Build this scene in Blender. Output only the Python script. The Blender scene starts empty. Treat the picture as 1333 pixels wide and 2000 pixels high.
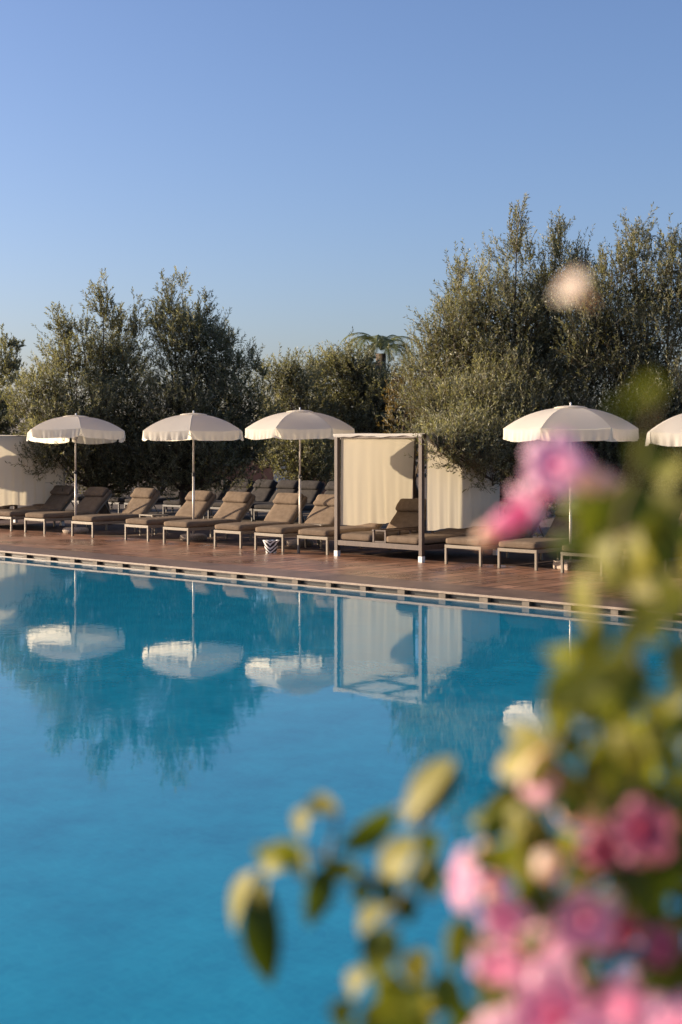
import bpy, bmesh, math, random
import numpy as np
from mathutils import Vector, Matrix, Quaternion

random.seed(7)
rng = np.random.default_rng(11)
scn = bpy.context.scene
COL = scn.collection
F, CAM_H = 2777.8, 1.9
PHI = math.atan2(-0.67856993, 0.73453581)          # direction of the pool edge
EV = np.array([math.cos(PHI), math.sin(PHI), 0.0])  # along the pool edge, to the right and towards the viewer
NV = np.array([-math.sin(PHI), math.cos(PHI), 0.0])  # away from the pool
WATER_Z = -0.098
EDGE_N = 14.0


def EN(e, n, z=0.0):
    p = EV * e + NV * n
    return Vector((p[0], p[1], z))


def ground(px, py, z=0.0):
    d = F * (CAM_H - z) / (py - 860.0)
    return Vector(((px - 666.5) * d / F, d, z))


def at(px, py, d):
    return Vector(((px - 666.5) * d / F, d, CAM_H - (py - 860.0) * d / F))


# ------------------------------------------------------------------ materials
def new_mat(name):
    m = bpy.data.materials.new(name)
    m.use_nodes = True
    nt = m.node_tree
    for n in list(nt.nodes):
        nt.nodes.remove(n)
    out = nt.nodes.new('ShaderNodeOutputMaterial')
    return m, nt, out


def nd(nt, kind, **kw):
    n = nt.nodes.new(kind)
    for k, v in kw.items():
        if k.startswith('i_'):
            key = k[2:].replace('_', ' ')
            n.inputs[key].default_value = v
        else:
            setattr(n, k, v)
    return n


def ramp(nt, fac, stops, interp='LINEAR'):
    r = nt.nodes.new('ShaderNodeValToRGB')
    r.color_ramp.interpolation = interp
    els = r.color_ramp.elements
    while len(els) < len(stops):
        els.new(0.5)
    for el, (p, c) in zip(els, stops):
        el.position = p
        el.color = (c[0], c[1], c[2], 1.0)
    nt.links.new(fac, r.inputs[0])
    return r


def mapped(nt, scale=(1, 1, 1), rot=(0, 0, 0), loc=(0, 0, 0), src='Object'):
    tc = nt.nodes.new('ShaderNodeTexCoord')
    mp = nt.nodes.new('ShaderNodeMapping')
    mp.inputs['Scale'].default_value = scale
    mp.inputs['Rotation'].default_value = rot
    mp.inputs['Location'].default_value = loc
    nt.links.new(tc.outputs[src], mp.inputs[0])
    return mp.outputs[0]


def noisy(name, c0, c1, scale=8.0, rough=0.6, bump=0.0, bscale=60.0, metallic=0.0, spec=0.4, stretch=(1, 1, 1), src='Object'):
    m, nt, out = new_mat(name)
    co = mapped(nt, stretch, src=src)
    nz = nd(nt, 'ShaderNodeTexNoise', i_Scale=scale, i_Detail=5.0, i_Roughness=0.6)
    nt.links.new(co, nz.inputs['Vector'])
    r = ramp(nt, nz.outputs['Fac'], [(0.3, c0), (0.7, c1)])
    b = nd(nt, 'ShaderNodeBsdfPrincipled', i_Roughness=rough, i_Metallic=metallic)
    b.inputs['Specular IOR Level'].default_value = spec
    nt.links.new(r.outputs[0], b.inputs['Base Color'])
    if bump:
        n2 = nd(nt, 'ShaderNodeTexNoise', i_Scale=bscale, i_Detail=3.0)
        nt.links.new(co, n2.inputs['Vector'])
        bp = nd(nt, 'ShaderNodeBump', i_Strength=bump, i_Distance=0.01)
        nt.links.new(n2.outputs['Fac'], bp.inputs['Height'])
        nt.links.new(bp.outputs[0], b.inputs['Normal'])
    nt.links.new(b.outputs[0], out.inputs[0])
    return m


def cloth(name, c0, c1, transl, tcol, scale=2.0, weave=220.0):
    """thin fabric that lets part of the sun through"""
    m, nt, out = new_mat(name)
    co = mapped(nt)
    nz = nd(nt, 'ShaderNodeTexNoise', i_Scale=scale, i_Detail=4.0)
    nt.links.new(co, nz.inputs['Vector'])
    r = ramp(nt, nz.outputs['Fac'], [(0.3, c0), (0.72, c1)])
    wn = nd(nt, 'ShaderNodeTexNoise', i_Scale=weave, i_Detail=2.0)
    nt.links.new(co, wn.inputs['Vector'])
    bp = nd(nt, 'ShaderNodeBump', i_Strength=0.25, i_Distance=0.003)
    nt.links.new(wn.outputs['Fac'], bp.inputs['Height'])
    df = nd(nt, 'ShaderNodeBsdfDiffuse')
    tr = nd(nt, 'ShaderNodeBsdfTranslucent', i_Color=(*tcol, 1))
    nt.links.new(r.outputs[0], df.inputs[0])
    nt.links.new(bp.outputs[0], df.inputs['Normal'])
    mx = nd(nt, 'ShaderNodeMixShader')
    mx.inputs[0].default_value = transl
    nt.links.new(df.outputs[0], mx.inputs[1])
    nt.links.new(tr.outputs[0], mx.inputs[2])
    nt.links.new(mx.outputs[0], out.inputs[0])
    return m


def leaf_mat(name, stops, transl=0.35, tmul=(1.2, 1.2, 0.6), under=None, gloss=0.06, rough=0.4):
    """stops: ramp over the per-leaf point attribute 'tint' (0..1)"""
    m, nt, out = new_mat(name)
    at_ = nd(nt, 'ShaderNodeAttribute', attribute_name='tint')
    r = ramp(nt, at_.outputs['Fac'], stops)
    col = r.outputs[0]
    if under:
        geo = nd(nt, 'ShaderNodeNewGeometry')
        mixu = nd(nt, 'ShaderNodeMix', data_type='RGBA')
        nt.links.new(geo.outputs['Backfacing'], mixu.inputs[0])
        nt.links.new(col, mixu.inputs[6])
        r2 = ramp(nt, at_.outputs['Fac'], under)
        nt.links.new(r2.outputs[0], mixu.inputs[7])
        col = mixu.outputs[2]
    df = nd(nt, 'ShaderNodeBsdfDiffuse')
    nt.links.new(col, df.inputs[0])
    tm = nd(nt, 'ShaderNodeMix', data_type='RGBA', blend_type='MULTIPLY')
    tm.inputs[0].default_value = 1.0
    tm.inputs[7].default_value = (*tmul, 1)
    nt.links.new(r.outputs[0], tm.inputs[6])
    tr = nd(nt, 'ShaderNodeBsdfTranslucent')
    nt.links.new(tm.outputs[2], tr.inputs[0])
    mx = nd(nt, 'ShaderNodeMixShader')
    mx.inputs[0].default_value = transl
    nt.links.new(df.outputs[0], mx.inputs[1])
    nt.links.new(tr.outputs[0], mx.inputs[2])
    gl = nd(nt, 'ShaderNodeBsdfGlossy', i_Roughness=rough)
    m2 = nd(nt, 'ShaderNodeMixShader')
    m2.inputs[0].default_value = gloss
    nt.links.new(mx.outputs[0], m2.inputs[1])
    nt.links.new(gl.outputs[0], m2.inputs[2])
    nt.links.new(m2.outputs[0], out.inputs[0])
    return m


M = {}
M['frame'] = noisy('taupe_metal', (0.165, 0.135, 0.10), (0.21, 0.172, 0.13), 30, 0.5, 0.05, 200, 0.1)
M['cushion'] = noisy('taupe_fabric', (0.128, 0.092, 0.064), (0.178, 0.132, 0.094), 12, 0.95, 0.35, 400, 0, 0.1)
M['shade_frame'] = noisy('shade_tinted_metal', (0.06, 0.05, 0.045), (0.09, 0.08, 0.07), 30, 0.5)  # back-row lounger frames, tree shade put into the darker colour
M['shade_cushion'] = noisy('shade_tinted_fabric', (0.036, 0.032, 0.030), (0.06, 0.053, 0.049), 12, 0.95, 0.3, 300, 0, 0.1)  # back-row cushions, tree shade put into the darker colour
M['cab_wood'] = noisy('brown_frame', (0.058, 0.036, 0.027), (0.090, 0.058, 0.043), 14, 0.5, 0.1, 120, 0, 0.4, (1, 1, 0.15))
M['white_metal'] = noisy('white_paint', (0.72, 0.70, 0.66), (0.8, 0.78, 0.74), 20, 0.4)
M['pole'] = noisy('cream_pole', (0.50, 0.45, 0.38), (0.58, 0.52, 0.45), 20, 0.4, 0, 1, 0.2)
M['black'] = noisy('black_plastic', (0.02, 0.02, 0.02), (0.035, 0.03, 0.03), 20, 0.5)
M['canopy'] = cloth('cream_canvas', (0.84, 0.80, 0.73), (0.88, 0.84, 0.77), 0.60, (0.95, 0.86, 0.68), 3.0)
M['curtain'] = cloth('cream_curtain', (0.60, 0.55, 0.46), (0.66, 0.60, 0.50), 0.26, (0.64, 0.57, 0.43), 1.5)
M['stone_base'] = noisy('pebbled_concrete', (0.16, 0.11, 0.08), (0.46, 0.38, 0.30), 60, 0.85, 0.6, 70)
M['bark'] = noisy('olive_bark', (0.05, 0.035, 0.025), (0.13, 0.10, 0.075), 14, 0.9, 0.8, 30, 0, 0.2, (1, 1, 0.25))
M['block'] = noisy('tan_blocks', (0.10, 0.082, 0.065), (0.19, 0.155, 0.12), 12, 0.8)
M['ledge'] = noisy('wet_ledge', (0.17, 0.135, 0.105), (0.27, 0.21, 0.165), 9, 0.5)
M['shade_deck'] = noisy('shade_toned_deck', (0.07, 0.044, 0.03), (0.13, 0.08, 0.055), 2.5, 0.85, 0.2, 40, 0, 0.15)  # shade beneath the loungers put into this darker deck colour
M['soil'] = noisy('dry_ground', (0.06, 0.045, 0.03), (0.13, 0.095, 0.07), 1.5, 0.95, 0.4, 20, 0, 0.2)
M['terracotta'] = noisy('terracotta_render', (0.25, 0.12, 0.075), (0.33, 0.17, 0.11), 3, 0.9, 0.2, 60)
M['coping_stone'] = noisy('pale_coping', (0.21, 0.155, 0.115), (0.33, 0.25, 0.19), 9, 0.6, 0.2, 80)
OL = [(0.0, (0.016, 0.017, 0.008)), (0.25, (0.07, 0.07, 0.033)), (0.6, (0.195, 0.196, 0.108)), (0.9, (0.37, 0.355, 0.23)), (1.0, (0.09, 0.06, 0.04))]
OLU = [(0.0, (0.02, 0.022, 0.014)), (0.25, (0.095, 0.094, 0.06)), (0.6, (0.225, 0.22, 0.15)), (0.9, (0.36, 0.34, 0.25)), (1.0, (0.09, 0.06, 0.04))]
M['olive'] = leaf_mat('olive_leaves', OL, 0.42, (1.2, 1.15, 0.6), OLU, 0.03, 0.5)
YL = [(0.0, (0.02, 0.018, 0.006)), (0.25, (0.08, 0.062, 0.02)), (0.6, (0.18, 0.135, 0.045)), (0.9, (0.29, 0.20, 0.07)), (1.0, (0.09, 0.06, 0.04))]
M['olive_warm'] = leaf_mat('warm_olive_leaves', YL, 0.3, (1.3, 1.1, 0.5), OLU, 0.03, 0.5)
M['palm'] = leaf_mat('palm_leaves', [(0, (0.09, 0.11, 0.04)), (1, (0.22, 0.23, 0.09))], 0.3)
M['far_leaf'] = leaf_mat('far_leaves', [(0, (0.02, 0.022, 0.012)), (1, (0.09, 0.085, 0.045))], 0.25)
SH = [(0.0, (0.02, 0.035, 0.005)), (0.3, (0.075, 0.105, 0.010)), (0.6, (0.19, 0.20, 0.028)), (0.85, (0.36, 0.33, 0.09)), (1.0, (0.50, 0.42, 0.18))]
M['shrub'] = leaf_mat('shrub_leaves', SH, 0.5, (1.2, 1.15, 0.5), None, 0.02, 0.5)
M['shrub_stem'] = noisy('shrub_stem', (0.10, 0.09, 0.03), (0.22, 0.17, 0.07), 40, 0.7)
PK = [(0.0, (0.70, 0.05, 0.20)), (0.3, (0.88, 0.26, 0.46)), (0.6, (0.92, 0.44, 0.60)), (1.0, (0.94, 0.62, 0.71))]
M['petal'] = leaf_mat('pink_petals', PK, 0.52, (1.15, 1.05, 1.08), None, 0.02, 0.5)
RP = [(0.0, (0.30, 0.02, 0.06)), (0.5, (0.46, 0.09, 0.15)), (1.0, (0.58, 0.20, 0.27))]
M['red_petal'] = leaf_mat('crimson_petals', RP, 0.4, (1.05, 0.9, 0.9), None, 0.03, 0.5)
BD = [(0.0, (0.92, 0.60, 0.50)), (0.5, (0.94, 0.74, 0.60)), (1.0, (0.94, 0.84, 0.66))]
M['bud'] = leaf_mat('salmon_buds', BD, 0.5, (1.05, 0.9, 0.8), None, 0.03, 0.5)


def deck_material():
    m, nt, out = new_mat('wet_brown_deck')
    co = mapped(nt)
    rot = mapped(nt, (1, 1, 1), (0, 0, math.pi / 2))
    br = nd(nt, 'ShaderNodeTexBrick', offset=0.5, i_Scale=1.0)
    br.inputs['Color1'].default_value = (0.365, 0.20, 0.125, 1)
    br.inputs['Color2'].default_value = (0.26, 0.132, 0.08, 1)
    br.inputs['Mortar'].default_value = (0.03, 0.018, 0.012, 1)
    br.inputs['Mortar Size'].default_value = 0.016
    br.inputs['Mortar Smooth'].default_value = 0.2
    br.inputs['Bias'].default_value = 0.0
    br.inputs['Brick Width'].default_value = 1.9
    br.inputs['Row Height'].default_value = 0.30
    nt.links.new(rot, br.inputs['Vector'])
    n1 = nd(nt, 'ShaderNodeTexNoise', i_Scale=0.9, i_Detail=6.0, i_Roughness=0.65)
    nt.links.new(co, n1.inputs['Vector'])
    wet = ramp(nt, n1.outputs['Fac'], [(0.40, (0.68, 0.66, 0.64)), (0.62, (1.05, 1.02, 1.0))])
    n2 = nd(nt, 'ShaderNodeTexNoise', i_Scale=26.0, i_Detail=5.0, i_Roughness=0.7)
    nt.links.new(co, n2.inputs['Vector'])
    gr = ramp(nt, n2.outputs['Fac'], [(0.3, (0.78, 0.76, 0.74)), (0.7, (1.18, 1.16, 1.14))])
    a = nd(nt, 'ShaderNodeMix', data_type='RGBA', blend_type='MULTIPLY')
    a.inputs[0].default_value = 1.0
    nt.links.new(br.outputs['Color'], a.inputs[6])
    nt.links.new(wet.outputs[0], a.inputs[7])
    b2 = nd(nt, 'ShaderNodeMix', data_type='RGBA', blend_type='MULTIPLY')
    b2.inputs[0].default_value = 1.0
    nt.links.new(a.outputs[2], b2.inputs[6])
    nt.links.new(gr.outputs[0], b2.inputs[7])
    co3 = mapped(nt, (5.0, 0.7, 1))
    n3 = nd(nt, 'ShaderNodeTexNoise', i_Scale=1.6, i_Detail=5.0, i_Roughness=0.6)
    nt.links.new(co3, n3.inputs['Vector'])
    st = ramp(nt, n3.outputs['Fac'], [(0.34, (0.62, 0.55, 0.50)), (0.5, (1.0, 1.0, 1.0)), (0.68, (1.38, 1.30, 1.22))])
    c3 = nd(nt, 'ShaderNodeMix', data_type='RGBA', blend_type='MULTIPLY')
    c3.inputs[0].default_value = 1.0
    nt.links.new(b2.outputs[2], c3.inputs[6])
    nt.links.new(st.outputs[0], c3.inputs[7])
    b = nd(nt, 'ShaderNodeBsdfPrincipled')
    b.inputs['Specular IOR Level'].default_value = 0.45
    nt.links.new(c3.outputs[2], b.inputs['Base Color'])
    rr = ramp(nt, n1.outputs['Fac'], [(0.40, (0.24,) * 3), (0.64, (0.46,) * 3)])
    nt.links.new(rr.outputs[0], b.inputs['Roughness'])
    hm = nd(nt, 'ShaderNodeMath', operation='MULTIPLY')
    hm.inputs[1].default_value = -1.0
    nt.links.new(br.outputs['Fac'], hm.inputs[0])
    ha = nd(nt, 'ShaderNodeMath', operation='MULTIPLY_ADD')
    ha.inputs[1].default_value = 0.12
    nt.links.new(n2.outputs['Fac'], ha.inputs[0])
    nt.links.new(hm.outputs[0], ha.inputs[2])
    bp = nd(nt, 'ShaderNodeBump', i_Strength=0.5, i_Distance=0.004)
    nt.links.new(ha.outputs[0], bp.inputs['Height'])
    nt.links.new(bp.outputs[0], b.inputs['Normal'])
    nt.links.new(b.outputs[0], out.inputs[0])
    return m


def coping_material():
    m, nt, out = new_mat('brown_coping_slabs')
    co = mapped(nt)
    br = nd(nt, 'ShaderNodeTexBrick', offset=0.0, i_Scale=1.0)
    br.inputs['Color1'].default_value = (0.20, 0.122, 0.085, 1)
    br.inputs['Color2'].default_value = (0.15, 0.09, 0.063, 1)
    br.inputs['Mortar'].default_value = (0.06, 0.04, 0.03, 1)
    br.inputs['Mortar Size'].default_value = 0.008
    br.inputs['Brick Width'].default_value = 1.24
    br.inputs['Row Height'].default_value = 2.0
    nt.links.new(co, br.inputs['Vector'])
    n1 = nd(nt, 'ShaderNodeTexNoise', i_Scale=2.2, i_Detail=6.0, i_Roughness=0.7)
    nt.links.new(co, n1.inputs['Vector'])
    gr = ramp(nt, n1.outputs['Fac'], [(0.35, (0.6, 0.6, 0.6)), (0.65, (1.15, 1.12, 1.1))])
    a = nd(nt, 'ShaderNodeMix', data_type='RGBA', blend_type='MULTIPLY')
    a.inputs[0].default_value = 1.0
    nt.links.new(br.outputs['Color'], a.inputs[6])
    nt.links.new(gr.outputs[0], a.inputs[7])
    b = nd(nt, 'ShaderNodeBsdfPrincipled', i_Roughness=0.42)
    nt.links.new(a.outputs[2], b.inputs['Base Color'])
    nt.links.new(b.outputs[0], out.inputs[0])
    return m


def mosaic_material():
    m, nt, out = new_mat('dark_mosaic')
    co = mapped(nt)
    br = nd(nt, 'ShaderNodeTexBrick', offset=0.0, i_Scale=1.0)
    br.inputs['Color1'].default_value = (0.010, 0.016, 0.020, 1)
    br.inputs['Color2'].default_value = (0.022, 0.032, 0.036, 1)
    br.inputs['Mortar'].default_value = (0.045, 0.045, 0.042, 1)
    br.inputs['Mortar Size'].default_value = 0.0025
    br.inputs['Brick Width'].default_value = 0.025
    br.inputs['Row Height'].default_value = 0.025
    sx = nd(nt, 'ShaderNodeSeparateXYZ')
    nt.links.new(co, sx.inputs[0])
    cx = nd(nt, 'ShaderNodeCombineXYZ')
    nt.links.new(sx.outputs[0], cx.inputs[0])
    nt.links.new(sx.outputs[2], cx.inputs[1])
    nt.links.new(cx.outputs[0], br.inputs['Vector'])
    b = nd(nt, 'ShaderNodeBsdfPrincipled', i_Roughness=0.3)
    nt.links.new(br.outputs['Color'], b.inputs['Base Color'])
    nt.links.new(b.outputs[0], out.inputs[0])
    return m


def water_material():
    """clear blue pool: body colour of the tiled basin under a mirror-like skin with fine ripples"""
    m, nt, out = new_mat('pool_water')
    co = mapped(nt)
    # basin: small blue tiles seen through the water, wavering a little
    wob = nd(nt, 'ShaderNodeTexNoise', i_Scale=2.4, i_Detail=3.0)
    nt.links.new(co, wob.inputs['Vector'])
    sc = nd(nt, 'ShaderNodeVectorMath', operation='SCALE')
    sc.inputs['Scale'].default_value = 0.35
    nt.links.new(wob.outputs['Color'], sc.inputs[0])
    ad = nd(nt, 'ShaderNodeVectorMath', operation='ADD')
    nt.links.new(co, ad.inputs[0])
    nt.links.new(sc.outputs[0], ad.inputs[1])
    br = nd(nt, 'ShaderNodeTexBrick', offset=0.0, i_Scale=1.0)
    br.inputs['Color1'].default_value = (0.008, 0.200, 0.325, 1)
    br.inputs['Color2'].default_value = (0.010, 0.215, 0.34, 1)
    br.inputs['Mortar'].default_value = (0.012, 0.228, 0.35, 1)
    br.inputs['Mortar Size'].default_value = 0.006
    br.inputs['Mortar Smooth'].default_value = 1.0
    br.inputs['Brick Width'].default_value = 0.05
    br.inputs['Row Height'].default_value = 0.05
    nt.links.new(ad.outputs[0], br.inputs['Vector'])
    big = nd(nt, 'ShaderNodeTexNoise', i_Scale=0.22, i_Detail=6.0, i_Roughness=0.62)
    nt.links.new(co, big.inputs['Vector'])
    bv = ramp(nt, big.outputs['Fac'], [(0.3, (0.92, 0.94, 0.96)), (0.7, (1.07, 1.05, 1.03))])
    mu = nd(nt, 'ShaderNodeMix', data_type='RGBA', blend_type='MULTIPLY')
    mu.inputs[0].default_value = 1.0
    nt.links.new(br.outputs['Color'], mu.inputs[6])
    nt.links.new(bv.outputs[0], mu.inputs[7])
    mot = nd(nt, 'ShaderNodeTexNoise', i_Scale=2.6, i_Detail=7.0, i_Roughness=0.72)
    nt.links.new(co, mot.inputs['Vector'])
    mv = ramp(nt, mot.outputs['Fac'], [(0.34, (0.80, 0.87, 0.90)), (0.66, (1.24, 1.16, 1.12))])
    mu2 = nd(nt, 'ShaderNodeMix', data_type='RGBA', blend_type='MULTIPLY')
    mu2.inputs[0].default_value = 1.0
    nt.links.new(mu.outputs[2], mu2.inputs[6])
    nt.links.new(mv.outputs[0], mu2.inputs[7])
    mu = mu2
    # mosaic band of the far wall, seen just below the surface
    sx = nd(nt, 'ShaderNodeSeparateXYZ')
    nt.links.new(ad.outputs[0], sx.inputs[0])
    mr = nd(nt, 'ShaderNodeMapRange')
    mr.inputs['From Min'].default_value = EDGE_N - 0.72
    mr.inputs['From Max'].default_value = EDGE_N - 0.45
    nt.links.new(sx.outputs[1], mr.inputs[0])
    mos = nd(nt, 'ShaderNodeTexVoronoi', i_Scale=22.0)
    nt.links.new(ad.outputs[0], mos.inputs['Vector'])
    mc = ramp(nt, mos.outputs['Color'], [(0.2, (0.02, 0.09, 0.15)), (0.8, (0.06, 0.17, 0.24))])
    mb = nd(nt, 'ShaderNodeMix', data_type='RGBA')
    mfac = nd(nt, 'ShaderNodeMath', operation='MULTIPLY')
    mfac.inputs[1].default_value = 0.85
    nt.links.new(mr.outputs[0], mfac.inputs[0])
    nt.links.new(mfac.outputs[0], mb.inputs[0])
    nt.links.new(mu.outputs[2], mb.inputs[6])
    nt.links.new(mc.outputs[0], mb.inputs[7])
    df = nd(nt, 'ShaderNodeBsdfDiffuse')
    nt.links.new(mb.outputs[2], df.inputs[0])
    # skin
    r1 = nd(nt, 'ShaderNodeTexNoise', i_Scale=5.0, i_Detail=4.0, i_Roughness=0.55)
    nt.links.new(co, r1.inputs['Vector'])
    r2 = nd(nt, 'ShaderNodeTexNoise', i_Scale=0.5, i_Detail=2.0)
    nt.links.new(co, r2.inputs['Vector'])
    amp = ramp(nt, r2.outputs['Fac'], [(0.4, (0.25,) * 3), (0.7, (1.0,) * 3)])
    hh = nd(nt, 'ShaderNodeMath', operation='MULTIPLY')
    nt.links.new(r1.outputs['Fac'], hh.inputs[0])
    nt.links.new(amp.outputs[0], hh.inputs[1])
    bp = nd(nt, 'ShaderNodeBump', i_Strength=1.0, i_Distance=0.0013)
    nt.links.new(hh.outputs[0], bp.inputs['Height'])
    gl = nd(nt, 'ShaderNodeBsdfGlossy', i_Roughness=0.012)
    gl.inputs['Color'].default_value = (0.92, 0.92, 0.90, 1)
    nt.links.new(bp.outputs[0], gl.inputs['Normal'])
    fr = nd(nt, 'ShaderNodeFresnel', i_IOR=1.33)
    nt.links.new(bp.outputs[0], fr.inputs['Normal'])
    mx = nd(nt, 'ShaderNodeMixShader')
    nt.links.new(fr.outputs[0], mx.inputs[0])
    nt.links.new(df.outputs[0], mx.inputs[1])
    nt.links.new(gl.outputs[0], mx.inputs[2])
    nt.links.new(mx.outputs[0], out.inputs[0])
    return m


def pot_material():
    m, nt, out = new_mat('zebra_glaze')
    tc = nt.nodes.new('ShaderNodeTexCoord')
    sx = nd(nt, 'ShaderNodeSeparateXYZ')
    nt.links.new(tc.outputs['Object'], sx.inputs[0])
    ab = nd(nt, 'ShaderNodeMath', operation='ABSOLUTE')
    nt.links.new(sx.outputs[0], ab.inputs[0])
    mu = nd(nt, 'ShaderNodeMath', operation='MULTIPLY')
    mu.inputs[1].default_value = -0.95
    nt.links.new(ab.outputs[0], mu.inputs[0])
    sm = nd(nt, 'ShaderNodeMath', operation='ADD')
    nt.links.new(sx.outputs[2], sm.inputs[0])
    nt.links.new(mu.outputs[0], sm.inputs[1])
    nz = nd(nt, 'ShaderNodeTexNoise', i_Scale=9.0, i_Detail=1.0)
    cx = nd(nt, 'ShaderNodeCombineXYZ')
    nt.links.new(ab.outputs[0], cx.inputs[0])
    nt.links.new(sx.outputs[2], cx.inputs[2])
    nt.links.new(cx.outputs[0], nz.inputs['Vector'])
    ma = nd(nt, 'ShaderNodeMath', operation='MULTIPLY_ADD')
    ma.inputs[1].default_value = 0.09
    nt.links.new(nz.outputs['Fac'], ma.inputs[0])
    nt.links.new(sm.outputs[0], ma.inputs[2])
    fr = nd(nt, 'ShaderNodeMath', operation='MULTIPLY')
    fr.inputs[1].default_value = 15.0
    nt.links.new(ma.outputs[0], fr.inputs[0])
    f2 = nd(nt, 'ShaderNodeMath', operation='FRACT')
    nt.links.new(fr.outputs[0], f2.inputs[0])
    r = ramp(nt, f2.outputs[0], [(0.0, (0.02, 0.02, 0.022)), (0.48, (0.02, 0.02, 0.022)), (0.5, (0.75, 0.72, 0.68)), (0.98, (0.75, 0.72, 0.68))], 'CONSTANT')
    b = nd(nt, 'ShaderNodeBsdfPrincipled', i_Roughness=0.35)
    nt.links.new(r.outputs[0], b.inputs['Base Color'])
    nt.links.new(b.outputs[0], out.inputs[0])
    return m


M['deck'] = deck_material()
M['coping'] = coping_material()
M['mosaic'] = mosaic_material()
M['water'] = water_material()
M['zebra'] = pot_material()


# ------------------------------------------------------------------ mesh helpers
class MB:
    def __init__(self):
        self.v, self.f, self.t = [], [], []

    def add(self, verts, faces, tint=None):
        o = len(self.v)
        self.v += [tuple(p) for p in verts]
        self.f += [tuple(i + o for i in fc) for fc in faces]
        if tint is not None:
            self.t += list(tint) if hasattr(tint, '__len__') else [tint] * len(verts)

    def box(self, x0, x1, y0, y1, z0, z1, mat=None):
        vs = [(x, y, z) for z in (z0, z1) for y in (y0, y1) for x in (x0, x1)]
        if mat is not None:
            vs = [tuple(mat @ Vector(p)) for p in vs]
        self.add(vs, [(0, 2, 3, 1), (4, 5, 7, 6), (0, 1, 5, 4), (2, 6, 7, 3), (0, 4, 6, 2), (1, 3, 7, 5)])

    def tube(self, pts, radii, seg=8, cap=True):
        pts = [Vector(p) for p in pts]
        n = len(pts)
        if not hasattr(radii, '__len__'):
            radii = [radii] * n
        vs, fs = [], []
        up = Vector((0.13, 0.21, 0.97))
        for i, p in enumerate(pts):
            t = (pts[min(i + 1, n - 1)] - pts[max(i - 1, 0)]).normalized()
            if abs(t.dot(up)) > 0.97:
                a = t.cross(Vector((1, 0.1, 0))).normalized()
            else:
                a = t.cross(up).normalized()
            b = t.cross(a).normalized()
            for k in range(seg):
                th = 2 * math.pi * k / seg
                vs.append(p + (a * math.cos(th) + b * math.sin(th)) * radii[i])
        for i in range(n - 1):
            for k in range(seg):
                k2 = (k + 1) % seg
                fs.append((i * seg + k, i * seg + k2, (i + 1) * seg + k2, (i + 1) * seg + k))
        if cap:
            fs.append(tuple(range(seg))[::-1])
            fs.append(tuple((n - 1) * seg + k for k in range(seg)))
        self.add(vs, fs)

    def lathe(self, prof, seg=24):
        vs, fs = [], []
        for r, z in prof:
            for k in range(seg):
                th = 2 * math.pi * k / seg
                vs.append((r * math.cos(th), r * math.sin(th), z))
        for i in range(len(prof) - 1):
            for k in range(seg):
                k2 = (k + 1) % seg
                fs.append((i * seg + k, i * seg + k2, (i + 1) * seg + k2, (i + 1) * seg + k))
        self.add(vs, fs)

    def build(self, name, mat, parent=None, smooth=False, bevel=0.0, loc=None):
        me = bpy.data.meshes.new(name)
        me.from_pydata(self.v, [], self.f)
        me.update()
        if self.t:
            a = me.attributes.new('tint', 'FLOAT', 'POINT')
            a.data.foreach_set('value', self.t)
        me.materials.append(mat)
        if smooth:
            me.polygons.foreach_set('use_smooth', [True] * len(me.polygons))
        o = bpy.data.objects.new(name, me)
        COL.objects.link(o)
        if parent is not None:
            o.parent = parent
        if loc is not None:
            o.location = loc
        if bevel:
            md = o.modifiers.new('bevel', 'BEVEL')
            md.width = bevel
            md.segments = 2
            md.limit_method = 'ANGLE'
        return o


def fix_normals(o):
    bm = bmesh.new()
    bm.from_mesh(o.data)
    bmesh.ops.recalc_face_normals(bm, faces=bm.faces)
    bm.to_mesh(o.data)
    bm.free()


def empty(name, loc=(0, 0, 0), rz=0.0):
    o = bpy.data.objects.new(name, None)
    COL.objects.link(o)
    o.location = loc
    o.rotation_euler = (0, 0, rz)
    o.empty_display_size = 0.2
    return o


def tag(o, label=None, cat=None, group=None, kind=None):
    if label:
        o['label'] = label
    if cat:
        o['category'] = cat
    if group:
        o['group'] = group
    if kind:
        o['kind'] = kind
    return o


def copy_tree(o, parent=None):
    c = o.copy()
    COL.objects.link(c)
    if parent is not None:
        c.parent = parent
    for ch in list(o.children):
        copy_tree(ch, c)
    return c


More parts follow.
